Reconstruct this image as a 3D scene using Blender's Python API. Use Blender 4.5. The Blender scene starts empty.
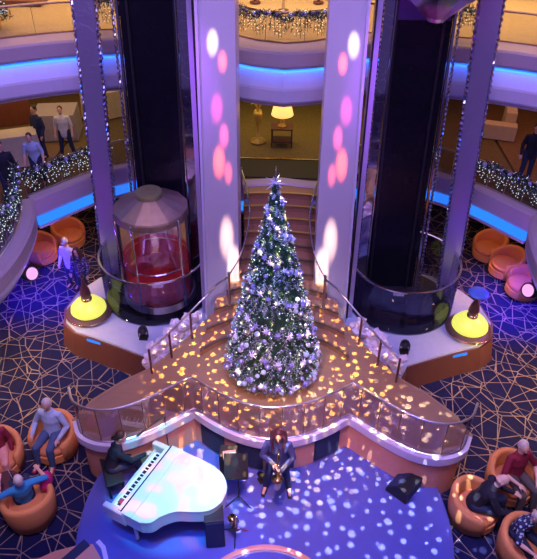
import bpy, bmesh, math, random
from mathutils import Vector, Matrix
PI = math.pi
rnd = random.Random(7)
SC = bpy.context.scene
COL = SC.collection

# ------------------------------------------------------------------ materials
def nt(name):
    m = bpy.data.materials.new(name); m.use_nodes = True
    n = m.node_tree; n.nodes.clear()
    out = n.nodes.new('ShaderNodeOutputMaterial')
    return m, n, out
def N(n, t, **kw):
    x = n.nodes.new(t)
    for k, v in kw.items():
        if k in x.inputs: x.inputs[k].default_value = v
        else: setattr(x, k, v)
    return x
def mat(name, col, rough=.5, metal=0, var=.15, scale=8, bump=0, emit=0, ecol=None, spec=.5, sheen=0, coat=0):
    m, n, out = nt(name)
    b = N(n, 'ShaderNodeBsdfPrincipled')
    b.inputs['Roughness'].default_value = rough; b.inputs['Metallic'].default_value = metal
    b.inputs['Specular IOR Level'].default_value = spec
    b.inputs['Coat Weight'].default_value = coat
    tc = N(n, 'ShaderNodeTexCoord'); nz = N(n, 'ShaderNodeTexNoise', Scale=scale, Detail=4.0)
    n.links.new(tc.outputs['Object'], nz.inputs['Vector'])
    mx = N(n, 'ShaderNodeMix', data_type='RGBA')
    mx.inputs[6].default_value = tuple(c*(1-var) for c in col)+(1,)
    mx.inputs[7].default_value = tuple(min(1, c*(1+var)) for c in col)+(1,)
    n.links.new(nz.outputs['Fac'], mx.inputs[0]); n.links.new(mx.outputs[2], b.inputs['Base Color'])
    if bump:
        bp = N(n, 'ShaderNodeBump', Strength=bump, Distance=.02)
        n.links.new(nz.outputs['Fac'], bp.inputs['Height']); n.links.new(bp.outputs[0], b.inputs['Normal'])
    if emit:
        b.inputs['Emission Color'].default_value = (ecol or col)+(1,); b.inputs['Emission Strength'].default_value = emit
    n.links.new(b.outputs[0], out.inputs[0])
    return m
def glass_mat(name, tint=(.8, .85, .95), refl=.12, rough=.02, opac=0.0):
    m, n, out = nt(name)
    t = N(n, 'ShaderNodeBsdfTransparent'); t.inputs[0].default_value = tint+(1,)
    g = N(n, 'ShaderNodeBsdfGlossy'); g.inputs['Roughness'].default_value = rough; g.inputs[0].default_value = (.9, .9, 1, 1)
    lw = N(n, 'ShaderNodeLayerWeight', Blend=.3)
    mp = N(n, 'ShaderNodeMapRange'); mp.inputs['To Min'].default_value = refl; mp.inputs['To Max'].default_value = .22
    n.links.new(lw.outputs['Fresnel'], mp.inputs['Value'])
    mx = N(n, 'ShaderNodeMixShader')
    n.links.new(mp.outputs[0], mx.inputs[0]); n.links.new(t.outputs[0], mx.inputs[1]); n.links.new(g.outputs[0], mx.inputs[2])
    n.links.new(mx.outputs[0], out.inputs[0])
    return m
def line_carpet(name, base, base2, line, spc=1.0, thr=.035):
    m, n, out = nt(name)
    b = N(n, 'ShaderNodeBsdfPrincipled', Roughness=.95); b.inputs['Specular IOR Level'].default_value = .1
    tc = N(n, 'ShaderNodeTexCoord')
    prev = None
    for k, (ang, sx, sy) in enumerate([(.35, 1.05, 2.3), (1.25, .95, 2.5), (2.35, 1.0, 2.2)]):
        mp = N(n, 'ShaderNodeMapping'); mp.inputs['Rotation'].default_value = (0, 0, ang)
        mp2 = N(n, 'ShaderNodeMapping'); mp2.inputs['Scale'].default_value = (sx*spc, sy*spc, 1); mp2.inputs['Location'].default_value = (k*7.3, k*3.1, 0)
        v = N(n, 'ShaderNodeTexVoronoi', feature='DISTANCE_TO_EDGE', voronoi_dimensions='2D'); v.inputs['Scale'].default_value = 1.0
        n.links.new(tc.outputs['Object'], mp.inputs[0]); n.links.new(mp.outputs[0], mp2.inputs[0]); n.links.new(mp2.outputs[0], v.inputs['Vector'])
        mr = N(n, 'ShaderNodeMapRange'); mr.inputs['From Min'].default_value = thr*.35; mr.inputs['From Max'].default_value = thr
        mr.inputs['To Min'].default_value = 1; mr.inputs['To Max'].default_value = 0
        n.links.new(v.outputs['Distance'], mr.inputs[0])
        if prev is None: prev = mr.outputs[0]
        else:
            mm = N(n, 'ShaderNodeMath', operation='MAXIMUM'); n.links.new(prev, mm.inputs[0]); n.links.new(mr.outputs[0], mm.inputs[1]); prev = mm.outputs[0]
    nz = N(n, 'ShaderNodeTexNoise', Scale=.9, Detail=3.0); n.links.new(tc.outputs['Object'], nz.inputs['Vector'])
    bm_ = N(n, 'ShaderNodeMix', data_type='RGBA'); bm_.inputs[6].default_value = base+(1,); bm_.inputs[7].default_value = base2+(1,)
    n.links.new(nz.outputs['Fac'], bm_.inputs[0])
    fz = N(n, 'ShaderNodeTexNoise', Scale=3.0, Detail=5.0); n.links.new(tc.outputs['Object'], fz.inputs['Vector'])
    fm = N(n, 'ShaderNodeMapRange'); fm.inputs['From Min'].default_value = .3; fm.inputs['From Max'].default_value = .7; fm.inputs['To Min'].default_value = .35
    n.links.new(fz.outputs['Fac'], fm.inputs[0])
    ml = N(n, 'ShaderNodeMath', operation='MULTIPLY'); n.links.new(prev, ml.inputs[0]); n.links.new(fm.outputs[0], ml.inputs[1])
    mx = N(n, 'ShaderNodeMix', data_type='RGBA'); n.links.new(ml.outputs[0], mx.inputs[0]); n.links.new(bm_.outputs[2], mx.inputs[6]); mx.inputs[7].default_value = line+(1,)
    n.links.new(mx.outputs[2], b.inputs['Base Color']); n.links.new(b.outputs[0], out.inputs[0])
    return m
def spots_mat(name, c0, c1, scale, lo, hi, rough=.5, metal=0):
    m, n, out = nt(name)
    b = N(n, 'ShaderNodeBsdfPrincipled', Roughness=rough, Metallic=metal)
    tc = N(n, 'ShaderNodeTexCoord'); v = N(n, 'ShaderNodeTexVoronoi', Scale=scale)
    n.links.new(tc.outputs['Object'], v.inputs['Vector'])
    r = N(n, 'ShaderNodeMapRange'); r.inputs['From Min'].default_value = lo; r.inputs['From Max'].default_value = hi
    n.links.new(v.outputs['Distance'], r.inputs[0])
    mx = N(n, 'ShaderNodeMix', data_type='RGBA'); mx.inputs[6].default_value = c1+(1,); mx.inputs[7].default_value = c0+(1,)
    n.links.new(r.outputs[0], mx.inputs[0]); n.links.new(mx.outputs[2], b.inputs['Base Color']); n.links.new(b.outputs[0], out.inputs[0])
    return m
def facet_mat(name, col, scale, rough=.08, metal=1.0, strength=1.0):
    m, n, out = nt(name)
    b = N(n, 'ShaderNodeBsdfPrincipled', Roughness=rough, Metallic=metal)
    b.inputs['Base Color'].default_value = col+(1,)
    tc = N(n, 'ShaderNodeTexCoord'); v = N(n, 'ShaderNodeTexVoronoi', Scale=scale)
    n.links.new(tc.outputs['Object'], v.inputs['Vector'])
    bp = N(n, 'ShaderNodeBump', Strength=strength, Distance=.05)
    n.links.new(v.outputs['Color'], bp.inputs['Height']); n.links.new(bp.outputs[0], b.inputs['Normal'])
    n.links.new(b.outputs[0], out.inputs[0])
    return m
def emis(name, col, s):
    m, n, out = nt(name); e = N(n, 'ShaderNodeEmission'); e.inputs[0].default_value = col+(1,); e.inputs[1].default_value = s
    n.links.new(e.outputs[0], out.inputs[0]); return m
def plank_mat(name, c0, c1, rough=.35, sx=1.0, sy=14.0):
    m, n, out = nt(name)
    b = N(n, 'ShaderNodeBsdfPrincipled', Roughness=rough)
    tc = N(n, 'ShaderNodeTexCoord'); mp = N(n, 'ShaderNodeMapping'); mp.inputs['Scale'].default_value = (sx, sy, 1)
    nz = N(n, 'ShaderNodeTexNoise', Scale=1.5, Detail=6.0)
    n.links.new(tc.outputs['Object'], mp.inputs[0]); n.links.new(mp.outputs[0], nz.inputs['Vector'])
    mx = N(n, 'ShaderNodeMix', data_type='RGBA'); mx.inputs[6].default_value = c0+(1,); mx.inputs[7].default_value = c1+(1,)
    n.links.new(nz.outputs['Fac'], mx.inputs[0]); n.links.new(mx.outputs[2], b.inputs['Base Color']); n.links.new(b.outputs[0], out.inputs[0])
    return m

M = dict(
    carpet=line_carpet('navy_line_carpet', (.008, .012, .070), (.016, .014, .055), (.42, .31, .22), 1.0, .021),
    upcarpet=mat('gold_brown_carpet', (.17, .12, .05), .95, var=.55, scale=22),
    toptan=mat('tan_carpet_top', (.40, .31, .18), .9, var=.2, scale=14), upcarpet2=mat('brown_carpet_upper', (.22, .13, .06), .95, var=.4, scale=14),
    stage=mat('blue_stage_carpet', (.10, .11, .42), .95, var=.12, scale=60),
    deck=plank_mat('brown_wood_deck', (.30, .17, .09), (.42, .25, .13), .3),
    stepw=plank_mat('stair_wood', (.26, .12, .08), (.36, .18, .1), .4, 6, 1),
    nosing=mat('stair_nosing', (.12, .08, .06), .4),
    salmon=mat('salmon_wood_wall', (.72, .33, .22), .45, var=.08),
    plwall=plank_mat('planter_brown_wood', (.115, .042, .045), (.15, .055, .05), .4),
    lav=mat('lavender_fascia', (.66, .60, .80), .4, var=.04),
    cream=mat('cream_curb', (.62, .55, .56), .45, var=.06),
    mauve=mat('mauve_fascia', (.50, .40, .47), .45, var=.06),
    soffit=mat('soffit_grey', (.35, .32, .4), .6),
    white_col=mat('white_column_panel', (.60, .55, .64), .35, var=.02, scale=2),
    grey_col=mat('lilac_pilaster', (.42, .36, .55), .35, var=.05),
    led=emis('blue_led_tube', (.025, .22, 1), 1.25),
    led2=emis('blue_led_cove', (.02, .19, 1), 15),
    black=mat('black_shaft_panel', (.008, .007, .014), .25, var=.3, scale=3, spec=.35),
    blackmat=mat('black_matt', (.012, .012, .016), .6),
    darkblue=mat('shaft_blue_shade', (.05, .05, .2), .4),
    mirror=facet_mat('lilac_mirror', (.55, .47, .74), 11, .3, .7, .35), mirror2=facet_mat('rippled_mirror', (.75, .72, .85), 7, .06, 1.0, .5),
    crystal=facet_mat('crystal_facets', (.62, .60, .74), 22, .10, 1.0, .8),
    chrome=mat('chrome', (.75, .73, .78), .16, 1, var=.05),
    steel=mat('brushed_steel', (.55, .5, .5), .3, 1, var=.1),
    roofsteel=mat('roof_steel', (.34, .25, .22), .5, .8, var=.25, scale=6),
    brass=mat('brass', (.85, .6, .25), .25, 1, var=.05),
    bronze=mat('bronze_rail', (.45, .3, .15), .35, .8),
    olive=mat('olive_cap', (.35, .33, .16), .35, .5),
    glass=glass_mat('clear_glass', (.90, .90, .95), .015),
    glassdark=glass_mat('tinted_glass', (.60, .62, .72), .03),
    glassrail=glass_mat('rail_glass', (.86, .84, .85), .02),
    beige=mat('beige_panel', (.55, .42, .30), .4), redwall=mat('dark_red_panel', (.60, .03, .05), .4),
    snow=mat('snow_cloth_dim', (.42, .47, .66), .85, var=.12, scale=7, bump=.5),  # white cloth, its dimmer bluish light put into the colour
    snowb=mat('snow_cloth_lit', (.78, .70, .80), .8, var=.2, scale=9, bump=.5),  # same white cloth, brighter light put into the colour
    lampbase=mat('dark_brown_disc', (.10, .05, .045), .35),
    darkwood=mat('dark_red_wood', (.10, .035, .04), .35),
    yellow=mat('yellow_glass_shade', (.25, .25, .05), .3, emit=.85, ecol=(.98, 1, .16), var=.05),
    bluedisc=mat('blue_glass_disc', (.10, .25, .7), .2),
    needles=mat('dark_green_needles', (.015, .055, .035), .6, var=.5, scale=3),
    frost=mat('frosted_needles', (.42, .46, .62), .6, var=.25, scale=5),
    silver=mat('silver_bauble', (.62, .70, .85), .15, .9), lilac=mat('lilac_bauble', (.42, .38, .74), .25, .5),
    pearl=mat('pearl_bauble', (.46, .54, .74), .3), whiteorn=mat('white_glitter', (.58, .56, .78), .5, var=.1, scale=40),
    fairy=emis('fairy_light', (.70, .85, 1), 1.6), fairyw=emis('warm_fairy_light', (1, .78, .5), 1.3), fairyc=emis('cool_green_fairy', (.35, 1, .75), 1.4),
    piano=mat('white_lacquer', (.62, .62, .64), .18, var=.01, coat=.3), ivory=mat('piano_keys', (.8, .8, .78), .3),
    orange=mat('orange_upholstery', (.74, .30, .11), .75, var=.12, scale=20), orangein=mat('orange_seat_fabric', (.62, .23, .10), .8, var=.12, scale=20),
    skin=mat('skin', (.72, .42, .33), .55, var=.06), skin2=mat('skin_pale', (.80, .55, .46), .55, var=.06),
    hairbr=mat('brown_hair', (.07, .03, .022), .5, var=.4, scale=30), hairred=mat('long_auburn_hair', (.08, .02, .03), .5, var=.4, scale=30),
    hairgr=mat('grey_hair', (.62, .58, .6), .6, var=.15, scale=30), hairbk=mat('black_hair', (.015, .012, .015), .5),
    eye=mat('eye_dark', (.03, .02, .02), .2), lip=mat('lips', (.5, .16, .15), .5),
    shirtblue=mat('pale_blue_shirt', (.42, .54, .80), .8, var=.06), jeans=mat('blue_jeans', (.06, .10, .24), .85, var=.2, scale=20),
    blacksuit=mat('black_clothes', (.012, .013, .03), .8), darknavy=mat('navy_clothes', (.02, .03, .09), .8),
    denim=mat('denim_jacket', (.05, .06, .19), .8, var=.3, scale=15), turq=mat('turquoise_top', (.03, .27, .62), .8, var=.3, scale=25),
    maroon=mat('dark_red_shirt', (.25, .015, .05), .8, var=.2), magenta=mat('magenta_cloth', (.6, .02, .2), .8),
    whitesh=mat('white_shirt', (.70, .68, .66), .8), greytr=mat('grey_trousers', (.10, .09, .10), .8), shoe=mat('dark_shoe', (.02, .018, .02), .5),
    redshoe=mat('red_shoe', (.45, .03, .06), .5), floral=spots_mat('floral_blouse', (.02, .03, .12), (.55, .72, .95), 16, .3, .42, .8),
    stripe=spots_mat('patterned_top', (.04, .04, .14), (.35, .3, .5), 18, .3, .42, .8),
    cloth=mat('cream_tablecloth', (.66, .56, .42), .8), greycloth=mat('grey_tablecloth', (.36, .31, .36), .8),
    redpanel=plank_mat('red_brown_wall_panel', (.20, .06, .04), (.30, .1, .06), .5, 14, 1),
    creamwall=mat('cream_wall', (.62, .52, .33), .6, var=.08), goldwall=mat('gold_cabinet', (.72, .42, .10), .4),
    shade=mat('lit_lampshade', (1, .7, .35), .6, emit=1.3, ecol=(1, .50, .14)), gold=mat('gold_paint', (.65, .45, .14), .4, .4),
    lens=emis('stage_light_lens', (.95, .42, .85), 1.1), cyanlens=emis('cyan_light_lens', (.1, .65, 1), 5),
    redobj=mat('red_card', (.5, .03, .04), .5), paper=mat('white_paper', (.8, .8, .8), .7), peach=mat('peach_box', (.75, .35, .3), .6),
    glitter=mat('bluegreen_glass', (.1, .4, .5), .2), dbauble=mat('dark_bauble', (.16, .16, .26), .2, .7),
)

# ------------------------------------------------------------------ objects
def link(name, bm, m, parent=None, loc=None, smooth=False, rec=True):
    """one mesh object; bm in world coordinates when loc is the origin to subtract"""
    if rec: bmesh.ops.recalc_face_normals(bm, faces=bm.faces[:])
    me = bpy.data.meshes.new(name)
    if smooth:
        for f in bm.faces: f.smooth = True
    bm.to_mesh(me); bm.free()
    if loc is not None: me.transform(Matrix.Translation(-Vector(loc)))
    o = bpy.data.objects.new(name, me); COL.objects.link(o)
    for mm in (m if isinstance(m, (list, tuple)) else [m]): me.materials.append(M[mm])
    if parent: o.parent = parent
    elif loc is not None: o.location = loc
    return o
def tag(o, label, cat, group=None):
    o['label'] = label; o['category'] = cat
    if group: o['group'] = group
    return o
def struct(o): o['kind'] = 'structure'; return o
class Thing:
    def __init__(s, name, label, cat, loc, group=None, rz=0):
        s.o = bpy.data.objects.new(name, None); COL.objects.link(s.o); s.o.empty_display_size = .2
        s.loc = Vector(loc); s.o.location = loc; s.o.rotation_euler = (0, 0, rz); tag(s.o, label, cat, group)
    def part(s, name, bm, m, smooth=False, parent=None, label=None, local=False):
        o = link(name, bm, m, parent or s.o, None if local else s.loc, smooth)
        if label: o['label'] = label
        return o
def dup(root, loc, rz, label, group=None):
    r = root.copy(); COL.objects.link(r); r.location = loc; r.rotation_euler = (0, 0, rz); r['label'] = label
    if group: r['group'] = group
    for ch in list(root.children):
        c = ch.copy(); COL.objects.link(c); c.parent = r
        for g in ch.children:
            d = g.copy(); COL.objects.link(d); d.parent = c
    return r

# ------------------------------------------------------------------ geometry
def B(): return bmesh.new()
def box(bm, c, s, rz=0, rx=0, mtx=None, bev=0):
    m = Matrix.Translation(c) @ Matrix.Rotation(rz, 4, 'Z') @ Matrix.Rotation(rx, 4, 'X') @ Matrix.Diagonal((s[0], s[1], s[2], 1))
    if mtx: m = mtx @ m
    r = bmesh.ops.create_cube(bm, size=1, matrix=m)
    if bev:
        es = list({e for v in r['verts'] for e in v.link_edges}); bmesh.ops.bevel(bm, geom=es, offset=bev, segments=2, affect='EDGES', profile=.6)
    return bm
def ball(bm, c, r, sub=2, sc=(1, 1, 1)):
    bmesh.ops.create_icosphere(bm, subdivisions=sub, radius=1, matrix=Matrix.Translation(c) @ Matrix.Diagonal((r*sc[0], r*sc[1], r*sc[2], 1))); return bm
def uvball(bm, c, r, sc=(1, 1, 1), seg=12, rings=8):
    bmesh.ops.create_uvsphere(bm, u_segments=seg, v_segments=rings, radius=1, matrix=Matrix.Translation(c) @ Matrix.Diagonal((r*sc[0], r*sc[1], r*sc[2], 1))); return bm
def prism(bm, pts, z0, z1):
    a = [bm.verts.new((p[0], p[1], z0)) for p in pts]; b = [bm.verts.new((p[0], p[1], z1)) for p in pts]
    n = len(pts)
    for i in range(n): bm.faces.new((a[i], a[(i+1) % n], b[(i+1) % n], b[i]))
    bm.faces.new(b); bm.faces.new(a[::-1]); return bm
def lathe(bm, prof, c=(0, 0, 0), seg=32, mtx=None):
    rings = []
    for r, z in prof:
        if r < 1e-4:
            v = bm.verts.new((c[0], c[1], c[2]+z)); rings.append([v])
        else: rings.append([bm.verts.new((c[0]+r*math.cos(2*PI*k/seg), c[1]+r*math.sin(2*PI*k/seg), c[2]+z)) for k in range(seg)])
    for a, b in zip(rings, rings[1:]):
        for k in range(seg):
            k2 = (k+1) % seg
            if len(a) == 1 and len(b) == 1: continue
            if len(a) == 1: bm.faces.new((a[0], b[k2], b[k]))
            elif len(b) == 1: bm.faces.new((a[k], a[k2], b[0]))
            else: bm.faces.new((a[k], a[k2], b[k2], b[k]))
    if mtx: bmesh.ops.transform(bm, matrix=mtx, verts=[v for r in rings for v in r])
    return bm
def frame(t, xd=None):
    t = t.normalized(); x = Vector(xd) if xd is not None else (Vector((1, 0, 0)) if abs(t.z) > .9 else Vector((0, 0, 1)))
    y = t.cross(x)
    if y.length < 1e-4: x = Vector((0, 1, 0)); y = t.cross(x)
    y.normalize(); x = y.cross(t).normalized(); return x, y
def tube(bm, pts, rad, seg=8, caps=True, xd=None):
    """pts list; rad scalar / list of r or (a,b); rounded caps"""
    P = [Vector(p) for p in pts]; n = len(P)
    R = [rad]*n if not isinstance(rad, (list,)) else rad
    R = [(r, r) if not isinstance(r, tuple) else r for r in R]
    T = [(P[min(i+1, n-1)]-P[max(i-1, 0)]).normalized() for i in range(n)]
    sec = []
    if caps:
        for a in (80, 55, 28): sec.append((P[0]-T[0]*min(R[0])*math.sin(math.radians(a)), T[0], tuple(r*math.cos(math.radians(a)) for r in R[0])))
    for i in range(n): sec.append((P[i], T[i], R[i]))
    if caps:
        for a in (28, 55, 80): sec.append((P[-1]+T[-1]*min(R[-1])*math.sin(math.radians(a)), T[-1], tuple(r*math.cos(math.radians(a)) for r in R[-1])))
    rings = []; px = xd
    for p, t, r in sec:
        x, y = frame(t, px); px = x if xd is None else xd
        rings.append([bm.verts.new(p+x*r[0]*math.cos(2*PI*k/seg)+y*r[1]*math.sin(2*PI*k/seg)) for k in range(seg)])
    for a, b in zip(rings, rings[1:]):
        for k in range(seg): bm.faces.new((a[k], a[(k+1) % seg], b[(k+1) % seg], b[k]))
    bm.faces.new(rings[0][::-1]); bm.faces.new(rings[-1]); return bm
def catmull(pts, sub=6, closed=False):
    P = [Vector(p) for p in pts]; n = len(P); out = []
    for i in range(n-1 if not closed else n):
        p0 = P[(i-1) % n] if closed or i > 0 else P[0]*2-P[1]
        p1, p2 = P[i], P[(i+1) % n]
        p3 = P[(i+2) % n] if closed or i+2 < n else P[-1]*2-P[-2]
        for k in range(sub):
            t = k/sub
            out.append(.5*((2*p1)+(p2-p0)*t+(2*p0-5*p1+4*p2-p3)*t*t+(3*p1-p0-3*p2+p3)*t**3))
    if not closed: out.append(P[-1])
    return out
def path_normals(path):
    out = []
    for i in range(len(path)):
        a = Vector(path[max(i-1, 0)]).to_2d(); b = Vector(path[min(i+1, len(path)-1)]).to_2d()
        t = (b-a).normalized(); out.append(Vector((t.y, -t.x)))       # right-hand side of travel
    return out
def sweep(bm, path, prof, closed=True):
    """prof: (offset to the right of travel, z)"""
    nm = path_normals(path); rings = []
    for p, n in zip(path, nm): rings.append([bm.verts.new((p[0]+n.x*o, p[1]+n.y*o, z)) for o, z in prof])
    m = len(prof)
    for a, b in zip(rings, rings[1:]):
        for k in range(m if closed else m-1): bm.faces.new((a[k], a[(k+1) % m], b[(k+1) % m], b[k]))
    if closed: bm.faces.new(rings[0][::-1]); bm.faces.new(rings[-1])
    return bm
def resample(path, step):
    P = [Vector(p) for p in path]; L = [0]
    for a, b in zip(P, P[1:]): L.append(L[-1]+(b-a).length)
    n = max(1, round(L[-1]/step)); out = []; j = 0
    for i in range(n+1):
        s = L[-1]*i/n
        while j < len(P)-2 and L[j+1] < s: j += 1
        t = (s-L[j])/max(1e-9, L[j+1]-L[j]); out.append(P[j].lerp(P[j+1], min(1, max(0, t))))
    return out
def mir(path): return [(-p[0],)+tuple(p[1:]) for p in path][::-1]

# ------------------------------------------------------------------ setting
L1, L2 = 3.2, 6.6
bm = B(); box(bm, (0, 11, -.1), (26, 26, .2)); o = struct(link('floor', bm, 'carpet', loc=(0, 0, 0)))
for nm_, c, s, m_ in (('wall_back', (0, 23.6, 5.5), (25, .3, 13), 'creamwall'), ('wall_left', (-12.4, 11, 5.5), (.3, 26, 13), 'creamwall'), ('wall_right', (12.4, 11, 5.5), (.3, 26, 13), 'creamwall')):
    bm = B(); box(bm, c, s); struct(link(nm_, bm, m_, loc=c))

# balcony paths, travelling from left to right so the right-hand side faces the atrium
half1 = [(0, 14.1), (.9, 13.96), (1.35, 14.15), (2.2, 14.9), (3.4, 15.0), (4.65, 14.3), (5.9, 12.95)]
bay = [(5.9, 12.95), (5.62, 12.2), (5.48, 11.2), (5.52, 10.2), (5.8, 9.2), (6.4, 8.2), (7.4, 7.3)]
h1 = [tuple(v) for v in catmull([(x, y, 0) for x, y in half1], 5)]
b1 = [tuple(v) for v in catmull([(x, y, 0) for x, y in bay], 5)]
main1 = mir(h1)+h1[1:]
half2 = [(0, 13.42), (.9, 13.68), (1.9, 14.3), (3.0, 14.25), (4.3, 14.02), (5.4, 13.62), (6.6, 12.9), (8.4, 11.2)]
h2 = [tuple(v) for v in catmull([(x, y, 0) for x, y in half2], 5)]
main2 = mir(h2)+h2[1:]

def balcony(path, z, label, carpet, prof_curb, prof_low, prof_led, prof_soff, outer, name='balcony', ledm='led'):
    mid = path[len(path)//2]
    t = Thing(name, label, 'balcony', (mid[0], mid[1], z))
    t.part('curb', sweep(B(), path, prof_curb), 'mauve')
    t.part('fascia', sweep(B(), path, prof_low), 'lav')
    t.part('light_strip', sweep(B(), path, prof_led), ledm, label='blue glowing light strip')
    t.part('bottom_trim', sweep(B(), path, prof_soff), 'mauve')
    nm = path_normals(path)
    inner = [(p[0]-n.x*.25, p[1]-n.y*.25) for p, n in zip(path, nm)]
    t.part('floor_slab', prism(B(), inner+outer, z-.3, z-.02), carpet)
    return t
# middle deck: top curb, upright face, LED tube near the bottom, lip
c1 = [(-.30, L1+.04), (-.03, L1+.04), (0, L1), (0, L1-.40), (-.25, L1-.40), (-.25, L1-.1), (-.30, L1-.1)]
l1 = [(-.04, L1-.38), (-.04, L1-.72), (-.34, L1-.72), (-.34, L1-.38)]
e1 = [(.035, L1-.46), (.055, L1-.56), (.035, L1-.68), (-.035, L1-.68), (-.035, L1-.46)]
s1 = [(.05, L1-.70), (.05, L1-.76), (-.4, L1-.80), (-.4, L1-.70)]
mainS = [p for p in main1]
ba = balcony(mainS, L1, 'middle deck balcony between the bays, mauve curb over a blue light strip', 'upcarpet', c1, l1, e1, s1, [(5.9, 20.), (5.9, 23.4), (-5.9, 23.4), (-5.9, 20.)])
bp_c = [(-.38, L1+.1), (-.04, L1+.1), (.02, L1+.02), (.0, L1-.30), (-.3, L1-.3), (-.38, L1-.1)]
bp_l = [(0, L1-.28), (-.02, L1-.42), (-.16, L1-.66), (-.34, L1-.76), (-.5, L1-.76), (-.34, L1-.28)]
bp_e = [(-.30, L1-.765), (-.30, L1-.80), (-.42, L1-.80), (-.42, L1-.765)]
bp_s = [(-.30, L1-.72), (-.44, L1-.78), (-.7, L1-.78), (-.7, L1-.7)]
balcony(b1, L1, 'right-hand curved bay balcony of the middle deck, at the right picture edge', 'upcarpet2', bp_c, bp_l, bp_e, bp_s, [(12.2, 7.3), (12.2, 23.4), (5.95, 23.4)])
balcony(mir(b1), L1, 'left-hand curved bay balcony of the middle deck, at the left picture edge', 'upcarpet2', bp_c, bp_l, bp_e, bp_s, [(-5.95, 23.4), (-12.2, 23.4), (-12.2, 7.3)])
# upper deck
c2 = [(-.75, L2+.1), (-.05, L2+.1), (0, L2+.06), (0, L2-.20), (-.04, L2-.26), (-.3, L2-.26), (-.75, L2-.1)]
l2 = [(-.24, L2-.36), (-.17, L2-.37), (.04, L2-.66), (.045, L2-.68), (.055, L2-.70), (.06, L2-.95), (.03, L2-1.0), (-.4, L2-1.0), (-.4, L2-.36)]
e2 = [(-.13, L2-.262), (-.13, L2-.29), (-.20, L2-.29), (-.20, L2-.262)]
s2 = [(-.02, L2-1.0), (-.06, L2-1.10), (-.9, L2-1.10), (-.9, L2-1.0)]
balcony(main2, L2, 'upper deck balcony across the top, cream curb, blue cove light and wide lavender fascia', 'toptan', c2, l2, e2, s2, [(12.2, 11.2), (12.2, 23.4), (-12.2, 23.4), (-12.2, 11.2)], ledm='led2')

# ------------------------------------------------------------------ railings and garlands
def railing(path, z0, z1, label, step=.5, rail='steel', glass='glassrail', rr=.022, name='glass_railing', posts=True, group=None, kick=False):
    pts = resample(path, step)
    t = Thing(name, label, 'railing', (pts[len(pts)//2].x, pts[len(pts)//2].y, z0), group)
    zf = z1 if callable(z1) else (lambda p: z1); z0f = z0 if callable(z0) else (lambda p: z0)
    fine = resample(path, .12)
    t.part('handrail', tube(B(), [(p[0], p[1], zf(p)) for p in fine], rr, 8), rail, True)
    for a, b in zip(pts, pts[1:]):
        d = (b-a).normalized()*.012; a2 = a+d; b2 = b-d
        nrm = Vector((d.y, -d.x, 0)).normalized()*.006
        bm = B(); v = [bm.verts.new(q) for q in [(a2.x-nrm.x, a2.y-nrm.y, z0+.03), (b2.x-nrm.x, b2.y-nrm.y, z0+.03), (b2.x-nrm.x, b2.y-nrm.y, zf(b2)-.03), (a2.x-nrm.x, a2.y-nrm.y, zf(a2)-.03),
                                                 (a2.x+nrm.x, a2.y+nrm.y, z0+.03), (b2.x+nrm.x, b2.y+nrm.y, z0+.03), (b2.x+nrm.x, b2.y+nrm.y, zf(b2)-.03), (a2.x+nrm.x, a2.y+nrm.y, zf(a2)-.03)]]
        for f in ((0, 1, 2, 3), (7, 6, 5, 4), (0, 4, 5, 1), (1, 5, 6, 2), (2, 6, 7, 3), (3, 7, 4, 0)): bm.faces.new([v[i] for i in f])
        t.part('glass_panel', bm, glass)
    t.part('base_channel', tube(B(), [(p[0], p[1], z0+.02) for p in fine], .02, 6), rail)
    if posts:
        for p in pts: t.part('post', tube(B(), [(p.x, p.y, z0), (p.x, p.y, zf(p))], .008, 6), 'darkwood' if posts == 'dark' else rail)
    return t
def leafy(bm, c, r, n, ln, wid=.012):
    for _ in range(n):
        d = Vector((rnd.gauss(0, 1), rnd.gauss(0, 1), rnd.gauss(0, 1))).normalized(); a = Vector(c)+d*r*rnd.random()
        b = a+d*ln*rnd.uniform(.6, 1.2); s = d.cross(Vector((rnd.random(), rnd.random(), rnd.random()))).normalized()*wid
        u = d.cross(s).normalized()*wid*.6
        v = [bm.verts.new(q) for q in (a+s, a-s, a+u, b)]
        bm.faces.new((v[0], v[1], v[3])); bm.faces.new((v[1], v[2], v[3])); bm.faces.new((v[2], v[0], v[3]))
def tiny(bm, c, r):
    v = [bm.verts.new((c[0]+x*r, c[1]+y*r, c[2]+z*r)) for x, y, z in ((1, 0, 0), (-1, 0, 0), (0, 1, 0), (0, -1, 0), (0, 0, 1), (0, 0, -1))]
    for f in ((0, 2, 4), (2, 1, 4), (1, 3, 4), (3, 0, 4), (2, 0, 5), (1, 2, 5), (3, 1, 5), (0, 3, 5)): bm.faces.new([v[i] for i in f])
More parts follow.
